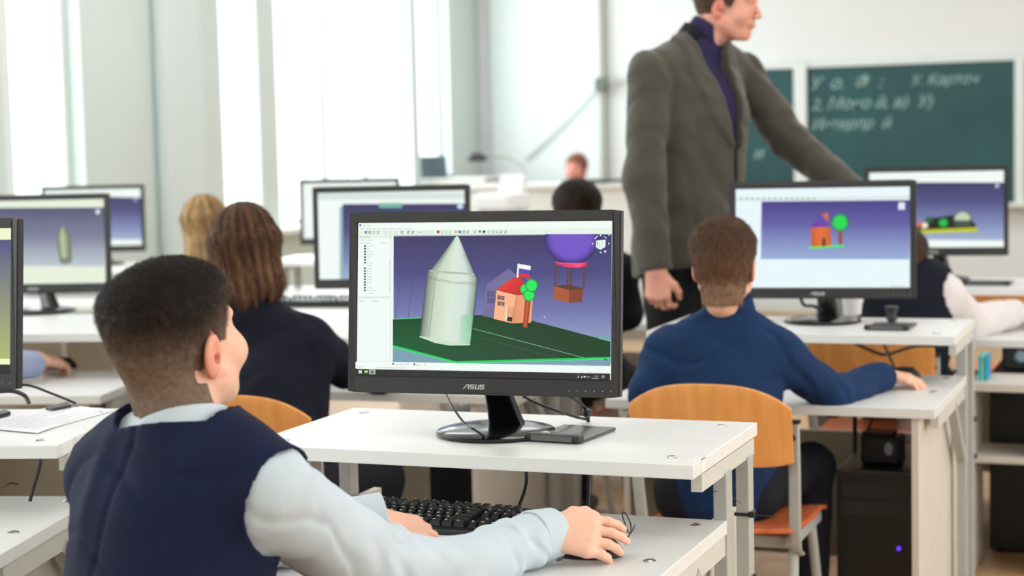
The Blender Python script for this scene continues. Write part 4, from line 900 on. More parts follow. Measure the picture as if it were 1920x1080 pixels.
cab('short_cable', 'thick black cable bending down behind the left edge monitor', [at_d(-20, 736, 3.4), at_d(20, 733, 3.4), at_d(45, 741, 3.42), at_d(54, 755, 3.45)], .0042)
cab('shelf_cable', 'black cable hanging under the shelf of the left edge desk', [at_d(75, 838, 3.3), at_d(75, 870, 3.3), at_d(64, 910, 3.3), at_d(56, 940, 3.3)], .0034)
cab('worktop_cable', 'thin black cable lying on the lower top of the left edge desk', [at_z(-20, 925, .713), at_z(10, 910, .713), at_z(22, 906, .715), at_z(35, 908, .713)], .0018)
# ------------------------------------------------------------------ background furniture
p = at_d(1080, 340, 12.0)
t = thing('teacher_desk', 'long white desk at the front of the room below the corner', 'desk', (-4.15, 11.85, .012), 0)
obj('desk_top', box(-.95, .75, -.35, .30, 1.06, 1.09, .003), M_white, t)
for x in (-.9, .70): obj('desk_side', box(x - .012, x + .012, -.33, .33, 0, 1.06, .002), M_panel, t)
obj('desk_front', box(-.88, .68, -.30, -.28, .15, 1.06, .002), M_white, t)
def dark_monitor(label, px, z, w, h, yaw, base_z):
    c = at_d(px[0], px[1], z); t = thing('office_monitor', label, 'monitor', (c[0], c[1], base_z), yaw); dz = c[2] - base_z
    obj('panel_back', box(-w / 2, w / 2, -.012, .02, dz - h / 2, dz + h / 2, .008), mat('dark_grey_back', S(84, 88, 92), .5), t)
    obj('back_bulge', box(-w * .3, w * .3, -.035, -.01, dz - h * .3, dz + h * .25, .01), mat('dark_grey_back', S(84, 88, 92), .5), t)
    obj('stand', box(-.03, .03, -.03, .0, .01, dz - h * .2, .004), M_black, t); obj('foot', box(-.11, .11, -.09, .08, 0, .012, .004), M_black, t); return t
dark_monitor('dark back of a monitor in front of the person at the front of the room', (1118, 375), 12.2, .49, .29, .0, 1.09 + .0135)
p = at_d(683, 343, 12.6)
t = thing('window_cabinet', 'low white cabinet under the bright windows behind the monitors', 'cabinet', (p[0], 12.75, .012), 0)
hz = p[2] - .012
obj('carcass', box(-.45, .45, -.2, .2, 0, hz - .02, .003), M_panel, t); obj('top_board', box(-.47, .47, -.22, .21, hz - .02, hz, .003), M_white, t)
for sx in (-1, 1): dd = obj('cabinet_door', box(min(sx * .005, sx * .44), max(sx * .005, sx * .44), -.215, -.2, .06, hz - .04, .002), M_white, t); obj('handle', tube(bmesh.new(), [(sx * .05, -.235, hz * .5), (sx * .05, -.235, hz * .5 + .12)], .006, 8, False), M_chrome, dd)
t = thing('laptop', 'dark open laptop standing before the bright window', 'laptop', (p[0], 12.62, hz + .0125), .12)
obj('laptop_base', box(-.12, .12, -.02, .16, 0, .015, .004), mat('laptop_grey', S(96, 104, 112), .4), t)
b = box(-.115, .115, -.006, .006, 0, .165, .004); bmesh.ops.transform(b, matrix=Matrix.Translation((0, -.02, .012)) @ Matrix.Rotation(.22, 4, 'X'), verts=b.verts[:]); obj('laptop_lid', b, mat('laptop_dark', S(76, 86, 96), .4), t)
p = at_d(893, 296, 12.3)
t = thing('desk_lamp', 'dark desk lamp with a flat head in the window corner', 'lamp', (p[0] + .16, 11.9 - .1, 1.1025), 0)
dz = p[2] - 1.1025; dx = -.16; dy = p[1] - 11.8
b = bmesh.new(); lathe(b, [(.02, -.03), (.075, -.022), (.08, .0), (.05, .03), (.02, .038)], 28, Matrix.Translation((dx, dy, dz)) , 1, .7); obj('lamp_head', b, mat('lamp_black', S(30, 26, 28), .4), t, True)
obj('arm', tube(bmesh.new(), [(dx + .05, dy, dz), (dx + .18, dy * .6, dz - .01), (.05, 0, dz * .5), (0, 0, .01)], .006), M_steel, t, True)
obj('lamp_foot', lathe(bmesh.new(), [(.06, 0), (.06, .01), (.02, .016)], 24), M_black, t)
# white printer / stacked paper near the corner
p = at_d(930, 372, 10.2)
t = thing('printer', 'white rounded printer with paper on a stand near the front corner', 'printer', (p[0], p[1] + .1, .012), -.2)
obj('stand_box', box(-.22, .22, -.16, .16, 0, p[2] - .09, .004), M_panel, t)
obj('printer_body', box(-.12, .12, -.14, .14, p[2] - .088, p[2] + .02, .03), mat('printer_white', S(238, 240, 242), .4), t)
b = box(-.085, .085, -.004, .004, 0, .12, .002); bmesh.ops.transform(b, matrix=Matrix.Translation((0, .08, p[2] + .01)) @ Matrix.Rotation(-.35, 4, 'X'), verts=b.verts[:]); obj('paper_tray', b, M_paper, t)
# small dark plant beside the teacher's hand, on the desk behind
p = at_z(1187, 532, .851)
pz = .85; p = at_d(1190, 540, 6.6)
t = thing('potted_plant', 'small dark green plant in a pot beside the teacher\'s hanging hand', 'plant', (-1.80, 6.72, .8505))
obj('pot', lathe(bmesh.new(), [(.022, 0), (.032, .05), (.028, .05), (.02, .044)], 24), mat('pot_grey', S(90, 110, 118), .5), t, True)
for k in range(16):
    a = k * 2.4; r_ = .02 + .03 * (k % 4) / 3; h_ = .05 + .10 * ((k * 7) % 16) / 16
    b = bmesh.new(); c = Vector((math.cos(a) * r_ * .6, math.sin(a) * r_ * .6, h_ + .02)); n = Vector((math.cos(a), math.sin(a), .7)).normalized(); sd = Vector((-math.sin(a), math.cos(a), 0))
    pts = [c, c + n * .012 + sd * .009, c + n * .03 + Vector((0, 0, -.003)), c + n * .012 - sd * .009]; b.faces.new([b.verts.new(q) for q in pts])
    o = obj('leaf', b, mat('leaf_green', S(48, 78, 66), .5), t); m_ = o.modifiers.new('s', 'SOLIDIFY'); m_.thickness = .0012
obj('stem', tube(bmesh.new(), [(0, 0, .04), (.004, .002, .1), (0, .0, .16)], .0025), mat('leaf_green', S(48, 78, 66), .5), t, True)
# keyboard on the girl's desk, right-hand wooden board, bright folders
k = at_z(600, 575, .85); keyboard_far = keyboard('black keyboard on the girl\'s desk left of the foreground monitor', (k[0] + .05, k[1] - .03, .8505), .15)
p = at_d(1893, 585, 6.9); chair('orange plywood chair in the farthest row, behind the outstretched white sleeve', (p[0], p[1], .012), 0)
for i, (c_, lb) in enumerate((((60, 190, 200), 'turquoise'), ((130, 210, 170), 'pale green'), ((40, 150, 190), 'blue'))):
    p = at_d(1833 + i * 6, 680, 5.5); o = obj('folder', box(-.0035, .0035, -.06, .06, 0, .09, .001), mat('folder_' + str(i), S(*c_), .5)); o.location = (p[0], p[1] + .1, .601)
    tag(o, lb + ' folder standing in the rack beside the right desk\'s legs', 'folder', 'folders by the right desk')
p0 = at_d(1836, 680, 5.5); p1 = at_d(1905, 680, 5.5)
t = thing('folder_rack', 'grey open rack holding coloured folders behind the right desk', 'rack', (p0[0] - .03, p0[1], .012), 0)
obj('shelf_board', box(0, .20, -.02, .24, .575, .600, .002), M_panel, t)
for x in (0, .185): obj('rack_side', box(x, x + .015, -.02, .24, 0, .575, .002), M_panel, t)
obj('lower_board', box(.015, .185, -.02, .24, .35, .37, .002), M_panel, t)

# ------------------------------------------------------------------ people
def jv(p): return np.array(p, float)
def torso_frame(c, right, up):
    r = Vector(right).normalized(); u = Vector(up); u = (u - r * u.dot(r)).normalized(); f = u.cross(r)
    return Matrix(((r.x, f.x, u.x, c[0]), (r.y, f.y, u.y, c[1]), (r.z, f.z, u.z, c[2]), (0, 0, 0, 1)))
def torso_sdf(P, J, s, fat=1.0):
    Mc = J['Mc']; q = loc(P, Mc)
    d = ell(q, (0, 0, -.01 * s), (.155 * s * fat, .108 * s * fat, .20 * s))
    d = smin(d, cap(q * A3((1, 1.25, 1)), (-.07 * s, 0, .10 * s), (.07 * s, 0, .10 * s), .085 * s, .085 * s), .05 * s)
    qp = loc(P, J['Mp']); 
    d = smin(d, ell(qp, (0, 0, .02 * s), (.15 * s * fat, .115 * s * fat, .14 * s)), .09 * s)
    d = smin(d, cap(P, J['chest'], J['pelvis'], .115 * s * fat, .115 * s * fat), .06 * s)
    for k in 'LR':
        d = smin(d, cap(P, J['neck'] + (J['chest'] - J['neck']) * .12, J['sh' + k], .048 * s, .052 * s), .06 * s)
    return d
def arm_sdf(P, J, k, s, r=(.052, .044, .034)):
    d = cap(P, J['sh' + k], J['el' + k], r[0] * s, r[1] * s)
    return smin(d, cap(P, J['el' + k], J['wr' + k], r[1] * s, r[2] * s), .02 * s)
def leg_sdf(P, J, k, s, r=(.085, .06, .045)):
    d = cap(P, J['hip' + k], J['kn' + k], r[0] * s, r[1] * s)
    return smin(d, cap(P, J['kn' + k], J['an' + k], r[1] * s, r[2] * s), .03 * s)
def bounds(pts, m): a = np.array(pts); return a.min(0) - m, a.max(0) + m
def finish(J, s):
    r = J['shR'] - J['shL']; J['Mc'] = torso_frame(J['chest'], r, J['neck'] - J['pelvis'])
    hp = J.get('hipdir', r); J['Mp'] = torso_frame(J['pelvis'], (hp[0], hp[1], 0), J['neck'] - J['pelvis'])
    for k, sg in (('L', -1), ('R', 1)):
        if 'hip' + k not in J: J['hip' + k] = np.array(J['Mp'] @ Vector((sg * .09 * s, .0, -.01 * s)))
    return J
def seated_legs(J, s, facing, spread=.10, knee_h=.47, fwd=.38, ank_fwd=.36):
    f = np.array([math.cos(facing), math.sin(facing), 0]); r = np.array([f[1], -f[0], 0])
    for k, sg in (('L', -1), ('R', 1)):
        kn = J['pelvis'] + f * fwd * s + r * sg * (.09 + spread); kn[2] = knee_h; J['kn' + k] = kn
        an = kn + f * (ank_fwd - fwd) ; an[2] = .10; J['an' + k] = an
    return J
def shoe(parent, an, facing, s, m):
    f = np.array([math.cos(facing), math.sin(facing), 0]); b0 = an.copy(); b0[2] = .052; tp = b0 + f * .15 * s; tp[2] = .045
    def g(P): return smax(smin(cap(P, b0 - f * .03, tp, .038 * s, .036 * s), cap(P, b0, an, .042 * s, .046 * s), .03), -(P[:, 2] - .013), .004)
    lo, hi = bounds([b0 - f * .05, tp, an], .07); V, Q = nets(g, lo, hi, .009); mesh_np('shoe', V, Q, m, parent)
M_shoe = mat('shoe_black', S(28, 28, 30), .4)
def hair_mesh(parent, Mh, s, f, colf, h, n_str=0, slen=.012, comb=None, wd=.0004, ext=(.11, .13, .16), low=-.12, lift=.5, jit=.5):
    c = np.array(Mh.to_translation()); V, Q = nets(f, c - np.array([ext[0], ext[1], -low]) * s - .02, c + np.array(ext) * s + .02, h)
    cl = colf(loc(V.astype(np.float32), Mh) / s)
    if n_str:
        Nn = normals(f, V.astype(np.float32)); q = loc(V.astype(np.float32), Mh) / s
        keep = cl[:, 0] > -1
        D = comb(q); D = D @ np.array(Mh.to_3x3()).T
        out = smin(ell(q, (0, -.012, .030), (.073, .093, .083)), cap(q, (0, -.040, -.01), (0, -.038, -.10), .052, .046), .03) > .0005
        ok = np.where(out)[0]
        V2, F2, c2 = strands(V[ok], Nn[ok], D[ok], slen(q[ok]) if callable(slen) else slen, wd, n_str, cl[ok], lift, jit)
        Vt, Qt = joinVF([(V, Q), (V2, F2)]); cl = np.concatenate([cl, c2]); V, Q = Vt, Qt
    return mesh_np('hair', V, Q, M_hair, parent, cl)
def ramp_cols(t, cols):
    t = np.clip(t, 0, 1) * (len(cols) - 1); i = np.clip(t.astype(int), 0, len(cols) - 2); c = np.array([S(*k) for k in cols]); f = (t - i)[:, None]; return c[i] * (1 - f) + c[i + 1] * f
def person(label, J, s, hf, M_top, M_leg, hair, h=.009, hs=None, skin=SKIN, hands=('R', 'L'), handM={}, hcurl=(.25, .5, .35), hh=.0028, top_off=.012, top=None, legs=True, cuffs=None, group=None, armr=(.052, .044, .034), hscale=None, fold=.003, hdh=.0045, facing=None, fat=1.0, nr=.05, hem=None):
    t = thing('person', label, 'person', (J['pelvis'][0], J['pelvis'][1], .012), 0, group); hs = hs or s; hscale = hscale or s * .9
    T = Matrix.Translation((-J['pelvis'][0], -J['pelvis'][1], -.012))
    Mh = hf; parts = []
    def fh(P): return smin(head_sdf(P, Mh, hs), neck_sdf(P, Mh, J['neck'], hs, nr), .02)
    c = np.array(Mh.to_translation()); lo, hi = bounds([c, c, J['neck']], .0); V, Q = nets(fh, lo - np.array([.13, .13, .02]) , hi + np.array([.13, .13, .14]), hdh)
    parts.append((V, Q)); cols = [skin_col(V, Mh, hs, base=skin)]
    for k in hands:
        Mk = handM[k]; cc = np.array(Mk.to_translation()); tip = np.array(Mk @ Vector((.10 * hscale, 0, 0)))
        def fk(P): return smin(hand_sdf(P, Mk, hscale, k == 'L', hcurl), cap(P, J['wr' + k] + (J['el' + k] - J['wr' + k]) * .25, cc, .026 * hscale, .024 * hscale), .01)
        lo, hi = bounds([cc, tip], .115 * hscale); V, Q = nets(fk, lo, hi, hh); parts.append((V, Q)); cols.append(skin_col(V, base=skin))
    def fb(P):
        d = torso_sdf(P, J, s * .93, fat)
        for k in 'LR': d = smin(d, arm_sdf(P, J, k, s, tuple(a * .62 for a in armr)), .02)
        if legs:
            for k in 'LR': d = smin(d, leg_sdf(P, J, k, s * .9), .03)
        return smin(d, cap(P, J['neck'], J['chest'], .05 * s, .07 * s), .03)
    pts = [J[k] for k in ('neck', 'pelvis', 'shL', 'shR', 'elL', 'elR', 'wrL', 'wrR')] + ([J[k] for k in ('knL', 'knR', 'anL', 'anR')] if legs else [])
    lo, hi = bounds(pts, .16 * s); V, Q = nets(fb, lo, hi, .016); parts.append((V, Q)); cols.append(skin_col(V, base=skin))
    V, Q = joinVF(parts); o = mesh_np('body', V, Q, M_skin, t, np.concatenate(cols)); o.data.transform(T)
    n0 = set(t.children)
    if top is None:
        def ft(P):
            d = torso_sdf(P, J, s, fat)
            for k in 'LR': d = smin(d, arm_sdf(P, J, k, s, armr), .035 * s)
            for k in 'LR':
                a = J['wr' + k] - J['el' + k]; a = a / np.linalg.norm(a); d = smax(d, (P - A3(J['wr' + k] + a * .005)) @ A3(a) * .9 if False else d - 1, .001)
            d = d - top_off + wob(P, 22, 1) * fold + fold * 1.3 * crease(P, 9, 3, .11) + fold * .3 * crease(P, 20, 6, .12)
            d = smax(d, -(neck_sdf(P, Mh, J['neck'], hs, nr) - .004), .006)
            up = A3(np.array(J['Mp'].to_3x3() @ Vector((0, 0, 1)))); hb = hem if hem is not None else -.13 * s
            return smax(d, (A3(J['pelvis']) - P) @ up + hb, .01)
        lo, hi = bounds([J[k] for k in ('neck', 'pelvis', 'shL', 'shR', 'elL', 'elR', 'wrL', 'wrR')], .17 * s); V, Q = nets(ft, lo, hi, h); oo = mesh_np('jacket' if M_top.name != 'shirt' else 'shirt', V, Q, M_top, t); oo.data.transform(T)
        ch = J.get('collar', .024)
        ax = np.array(Mh @ Vector((0, -.018 * hs, -.04 * hs))) - J['neck']; ax /= np.linalg.norm(ax)
        def fcl(P):
            n_ = neck_sdf(P, Mh, J['neck'] - ax * .03, hs, nr); a = (P - A3(J['neck'])) @ A3(ax)
            return smax(smax(n_ - .016, -(n_ - .006), .002), np.abs(a - .012) - ch, .004)
        lo, hi = bounds([J['neck']], .11); V, Q = nets(fcl, lo, hi, .005); oo = mesh_np('collar', V, Q, M_top, t); oo.data.transform(T)
    else: top(t, T, Mh)
    if legs:
        def fl(P):
            d = None
            for k in 'LR': l = leg_sdf(P, J, k, s); d = l if d is None else smin(d, l, .03)
            d = smin(d, ell(loc(P, J['Mp']), (0, 0, 0), (.145 * s, .11 * s, .12 * s)), .06) - .006 + wob(P, 18, 5) * .004
            return smax(d, -(P[:, 2] - .085), .005)
        lo, hi = bounds([J[k] for k in ('pelvis', 'hipL', 'hipR', 'knL', 'knR', 'anL', 'anR')], .16 * s); V, Q = nets(fl, lo, hi, .011); oo = mesh_np('trousers', V, Q, M_leg, t); oo.data.transform(T)
        for k in 'LR':
            n1 = set(t.children); shoe(t, J['an' + k], facing if facing is not None else PI / 2, s, M_shoe)
            for c_ in set(bpy.context.scene.objects) & set([o for o in bpy.data.objects if o.parent == t and o.name.startswith('shoe')]) - n1: c_.data.transform(T)
    if hair is not None:
        oo = hair(t, Mh, hs)
        if oo is not None: oo.data.transform(T)
    return t
def cloth(name, c, var=.06, sheen=.0, rough=.85, bump=.25, bs=900): return mat(name, c, rough, var=var, scale=14, bump=bump, bscale=bs, sheen=sheen, spec=.25)
M_vest = cloth('navy_vest', S(15, 22, 52), .10, .0); M_shirt = cloth('light_blue_shirt', S(194, 204, 212), .02, bump=.12); M_blue = cloth('blue_jacket', S(17, 46, 84), .10)
M_navy = cloth('navy_cardigan', S(16, 19, 34), .08); M_trs = cloth('dark_trousers', S(26, 28, 36), .08); M_tweed = cloth('brown_grey_tweed', S(72, 68, 59), .10, bump=.5, bs=600, sheen=.3)
M_violet = cloth('violet_shirt', S(42, 36, 70), .06); M_wshirt = cloth('white_shirt', S(226, 218, 218), .02); M_velvet = cloth('dark_collar_cloth', S(24, 25, 28), .05)
M_bluetr = cloth('blue_trousers', S(20, 48, 92), .08)
def comb_down(q): d = np.stack([q[:, 0] * 2, -np.sign(q[:, 1] + .03) * 0 + (q[:, 1] * -2 + .02), -np.ones(len(q))], 1); return d
def crop_cols(dark, mid, light, lo=-.05, hi=.05):
    def f(q): t = (q[:, 2] - lo) / (hi - lo) + wob(q, 40, 4) * .06; return ramp_cols(t, (light, mid, dark))
    return f

# ---- foreground boy
s = .92; J = {}
J['shR'] = at_d(506, 925, 2.42); J['shL'] = at_d(205, 885, 2.56); J['neck'] = at_d(345, 806, 2.47)
J['chest'] = at_d(325, 1010, 2.47); J['pelvis'] = at_d(285, 1400, 2.36)
o_ = at_d(1024, 998, 2.85); tp = at_z(1168, 1008, .753); HM = {'R': frame_M(o_, tp - o_, (0, -.78, .62))}
ol = at_d(706, 979, 2.92); tl = at_z(836, 1012, .735); HM['L'] = frame_M(ol, tl - ol, (.0, -.45, .9))
J['elR'] = at_d(694, 1064, 2.60); FM = at_d(850, 1076, 2.71); J['wrR'] = o_ - (tp - o_) * .06 + np.array([0, 0, -.006]); J['elL'] = at_d(440, 1030, 2.86); J['wrL'] = ol - (tl - ol) * .1
finish(J, s); seated_legs(J, s, math.radians(70), knee_h=.50)
Mh1 = head_frame(at_d(333, 637, 2.50), math.radians(74), .20, .03)
def boy_top(t, T, Mh):
    def fsh(P):       # shirt: sleeves with folds
        d = torso_sdf(P, J, s * .97)
        for k in 'LR':
            if k == 'R': a = smin(smin(cap(P, J['shR'], J['elR'], .055, .056), cap(P, J['elR'], FM, .056, .043), .02), cap(P, FM, J['wrR'], .043, .032), .03)
            else: a = arm_sdf(P, J, k, s, (.045, .045, .034))
            el = A3(J['el' + k]); w_ = A3(J['wr' + k]); ax = (w_ - el) / np.linalg.norm(w_ - el); u = (P - el) @ ax; L_ = np.linalg.norm(w_ - el)
            g = np.exp(-((u - .02) / .09) ** 2); f2 = np.exp(-((u - L_ + .07) / .05) ** 2)
            a = a - .004 + (wob(P, 20, 1) * .0045 + np.sin(u * 95 + wob(P, 20, 4) * 2.6) * .0032 * g + np.sin(u * 130 + wob(P, 30, 2) * 2) * .0028 * f2)
            sh = A3(J['sh' + k]); a2 = (el - sh) / np.linalg.norm(el - sh); us = (P - sh) @ a2
            a = a + .0038 * crease(P, 9, 3, .09) + .0006 * crease(P, 24, 7, .12) - .001
            a = a + np.sin(us * 70 + wob(P, 22, 6) * 2.2) * .0022 * np.exp(-((us - .04) / .07) ** 2)
            a = smax(a, u - L_ + .012, .004)
            d = smin(d, a, .03)
        return smax(d - .005, -(neck_sdf(P, Mh, J['neck'], .97, .05) - .003), .005)
    lo, hi = bounds([J[k] for k in ('neck', 'chest', 'shL', 'shR', 'elL', 'elR', 'wrL', 'wrR')], .14); lo[2] = .62; V, Q = nets(fsh, lo, hi, .0042); o = mesh_np('shirt', V, Q, M_shirt, t); o.data.transform(T)
    for k in 'RL':       # cuffs
        el, w_ = J['el' + k], J['wr' + k]; ax = (w_ - el) / np.linalg.norm(w_ - el)
        dr = (np.array(HM[k].to_translation()) - w_); 
        def fc(P):
            e = cap(P, w_ - ax * .05, w_ + ax * .035, .0405, .0375); u = (P - A3(w_)) @ A3(ax)
            return smax(smax(e - .0045, -(e + .0005), .0015), np.abs(u) - .026, .002)
        lo, hi = bounds([w_ - ax * .03, w_ + ax * .05], .06); V, Q = nets(fc, lo, hi, .0025); cu = mesh_np('cuff', V, Q, M_shirt, t); cu.data.transform(T)
        if k == 'R':
            bp = at_d(1029, 1059, 2.77); u_ = Vector(CAM - bp).normalized(); b = bmesh.new()
            cen = Vector(w_ + ax * .018); dirn = Vector((.10, -.75, -.62)); dirn = (dirn - Vector(ax) * dirn.dot(Vector(ax))).normalized(); pos = cen + dirn * .0440
            Mb = frame_M(pos, ax, dirn); lathe(b, [(.0055, 0), (.0055, .0018), (.0042, .0026), (.003, .0016)], 20, Mb); bt_ = obj('cuff_button', b, mat('button_grey', S(95, 100, 104), .25), t, True); bt_.data.transform(T)
    nax = np.array(Mh @ Vector((0, -.018, -.04))) - J['neck']; nax /= np.linalg.norm(nax); nax = nax * .45 + np.array(J['Mc'].to_3x3() @ Vector((0, 0, 1))) * .55; nax /= np.linalg.norm(nax)
    def fv(P):       # knitted vest
        d = torso_sdf(P, J, s, 1.04) - .0125 + wob(P, 13, 8) * .004 + .0035 * crease(P, 8, 5, .12)
        d = smin(d, cap(P, J['neck'] * .3 + J['shR'] * .7, J['shR'], .056, .0685), .02)
        q = loc(P, J['Mc']); rims = []
        d = d + .0035 * np.exp(-((q[:, 0] + .018 + .02 * q[:, 2]) / .005) ** 2) * (q[:, 1] < 0)            # centre back seam
        d = d - .006 * np.exp(-((q[:, 0] + .075 + .12 * (q[:, 2] - .1)) / .018) ** 2) * (q[:, 1] < 0) * np.exp(-((q[:, 2] - .05) / .1) ** 2)
        d0 = d
        for k in 'LR':
            a = J['el' + k] - J['sh' + k]; a = a / np.linalg.norm(a); ctr = J['sh' + k] + (J['sh' + k] - J['sh' + ('L' if k == 'R' else 'R')]) * (.10 if k == 'R' else .34) + np.array([0, 0, -.012])
            out = (J['sh' + k] - J['sh' + ('L' if k == 'R' else 'R')]); out = out / np.linalg.norm(out); n_ = out * .9 + a * .35; n_ /= np.linalg.norm(n_)
            cc_ = cap(P, ctr + n_ * .005, ctr + n_ * .25, .078, .12); rims.append(cc_); d = smax(d, -cc_, .003)
        nn_ = smax(-.001 - (P - A3(J['neck'])) @ A3(nax), neck_sdf(P, Mh, J['neck'] - nax * .05, .97, .05) - .034, .006); d = smax(d, -nn_, .003)
        for r_ in rims + [nn_]: d = smin(d, np.sqrt((r_ - .003) ** 2 + (d0 + .003) ** 2) - .0044, .002)
        return d
    lo, hi = bounds([J[k] for k in ('neck', 'pelvis', 'shL', 'shR')], .19); V, Q = nets(fv, lo, hi, .0045); o = mesh_np('vest', V, Q, M_vest, t); o.data.transform(T)
    ax = np.array(Mh @ Vector((0, -.018, -.04))) - J['neck']; ax /= np.linalg.norm(ax); tilt = ax * .9 + np.array([math.cos(1.15), math.sin(1.15), 0]) * -.0 ; tilt /= np.linalg.norm(tilt)
    def fcl(P):
        n_ = neck_sdf(P, Mh, J['neck'] - ax * .05, .97, .05); a = (P - A3(J['neck'])) @ A3(tilt)
        return smax(smax(n_ - .0165, -(n_ - .0095), .0015), np.abs(a + .008) - .025, .003)
    lo, hi = bounds([J['neck']], .11); V, Q = nets(fcl, lo - .02, hi, .003); o = mesh_np('collar', V, Q, M_shirt, t); o.data.transform(T)
def fade_cols(q): t = (q[:, 2] - .012 + .45 * (q[:, 1] + .03) * -1 * (q[:, 1] > -.03) + .22 * (q[:, 1] + .03) * (q[:, 1] < -.03)) / .10 + .42 + wob(q, 40, 4) * .05; return ramp_cols(t, ((122, 100, 86), (102, 82, 70), (78, 61, 51), (42, 31, 26), (33, 25, 21)))
def boy_hair(t, Mh, hs):
    def f(P):
        q = loc(P, Mh) / hs
        g = lambda y, z, r: np.exp(-(((q[:, 1] - y) / r) ** 2 + ((q[:, 2] - z) / r) ** 2))
        return hair_short(P, Mh, hs, top=.013, side=.0035, front=.064, nape=-.108, back=.002) - .008 * g(-.085, .082, .035) - .005 * g(.062, .088, .030) + .001
    Jn = J['neck']
    def f2(P):
        q = loc(P, Mh) / hs; n_ = smin(head_sdf(P, Mh, hs), neck_sdf(P, Mh, Jn, hs, .05), .02) - .0032 - wob(q, 90, 2) * .0008
        m_ = smax(smax(-(q[:, 2] + .106), q[:, 1] + np.where(q[:, 2] > -.052, .034, .020), .004), q[:, 2] - .0, .004) * hs; return smin(f(P), smax(n_, m_, .003), .006)
    cf = fade_cols
    sl = lambda q: np.interp(q[:, 2], [-.06, .0, .05], [.0035, .006, .012])
    def comb(q): return np.stack([q[:, 0] * 3, .35 + 0 * q[:, 0] - (q[:, 2] < .03) * .5, -.55 + (q[:, 2] > .07) * .6], 1)
    return hair_mesh(t, Mh, hs, f2, cf, .0026, 42000, sl, comb, .00028, low=-.12, lift=.55, jit=.45)
boy = person('nearest boy in a navy knitted vest and light blue shirt, hand on a mouse', J, s, Mh1, M_vest, M_trs, boy_hair, hs=.965, handM=HM, hcurl=(.28, .42, .30), hh=.0019, top=boy_top, hdh=.0028, facing=math.radians(70), hscale=.93, nr=.050)
for sx in (-1, 1):
    c = Mh1 @ Vector((sx * .030 * .97, .067 * .97, .006 * .97)); b = bmesh.new(); bmesh.ops.create_uvsphere(b, u_segments=20, v_segments=12, radius=.0125, matrix=Matrix.Translation(c - Vector(boy.location)))
    obj('eye', b, mat('eye_plain', S(200, 195, 190), .2), boy, True)

# ---- boy in the blue jacket
s = .88; J = {}
J['shR'] = at_d(1465, 668, 4.44); J['shL'] = at_d(1252, 662, 4.44); J['neck'] = at_d(1370, 586, 4.44); J['chest'] = at_d(1355, 745, 4.43); J['pelvis'] = at_d(1345, 912, 4.45)
J['elR'] = at_d(1560, 742, 4.52); J['wrR'] = at_d(1652, 708, 4.72); J['elL'] = at_d(1218, 735, 4.42); J['wrL'] = at_d(1300, 745, 4.68)
J['collar'] = .034; finish(J, s); seated_legs(J, s, math.radians(84), spread=.05, knee_h=.52)
o_ = at_d(1660, 703, 4.74); tp = at_z(1712, 712, .735)
HM2 = {'R': frame_M(o_, tp - o_, (0, -.1, 1)), 'L': frame_M(J['wrL'], (.2, 1, -.1), (0, 0, 1))}
def short_hair(cols, front=.06, nape=-.085, n=9000, top=.02, side=.008, h=.0045, sl=.014, wd=.0006):
    def g(t, Mh, hs):
        def f(P): return hair_short(P, Mh, hs, top=top, side=side, front=front, nape=nape, back=.012) + wob(P, 50, 3) * .0015
        return hair_mesh(t, Mh, hs, f, crop_cols(*cols, -.12, .075), h, n, sl, comb_down, wd, lift=.3, jit=.35)
    return g
person('boy in a blue jacket seen from behind, seated at the second desk with ginger-brown hair', J, s, head_frame(at_d(1358, 495, 4.42), math.radians(96), -.02, 0), M_blue, M_trs, short_hair(((80, 56, 42), (112, 82, 62), (160, 126, 100)), n=14000, nape=-.105), h=.007, hs=.93, handM=HM2, facing=math.radians(80), top_off=.014, hscale=.8, nr=.046, fold=.0038, hem=-.20)

# ---- teacher
KID[0] = 0.0
s = 1.06; J = {}
J['shR'] = at_d(1218, 135, 5.62); J['shL'] = at_d(1392, 138, 5.92); J['neck'] = at_d(1322, 75, 5.78); J['chest'] = at_d(1300, 225, 5.76); J['pelvis'] = at_d(1292, 470, 5.76)
J['elR'] = at_d(1207, 330, 5.58); J['wrR'] = at_d(1228, 500, 5.56); J['elL'] = at_d(1478, 262, 5.88); J['wrL'] = at_d(1610, 372, 5.72)
finish(J, s)
for k, dx_ in (('L', 32), ('R', -28)):
    a = at_d(1292 + dx_, 700, 5.76); J['kn' + k] = np.array([a[0], a[1], .56]); J['an' + k] = np.array([a[0], a[1] + .03, .10])
HM3 = {'R': frame_M(at_d(1229, 508, 5.55), (.06, .02, -1), np.array([-.25, -1, 0])), 'L': frame_M(J['wrL'], (.7, -.3, -.75), (.4, .2, 1))}
th = math.radians(-6)
Mh3 = head_frame(at_d(1366, 8, 5.76), th, -.16, .03)
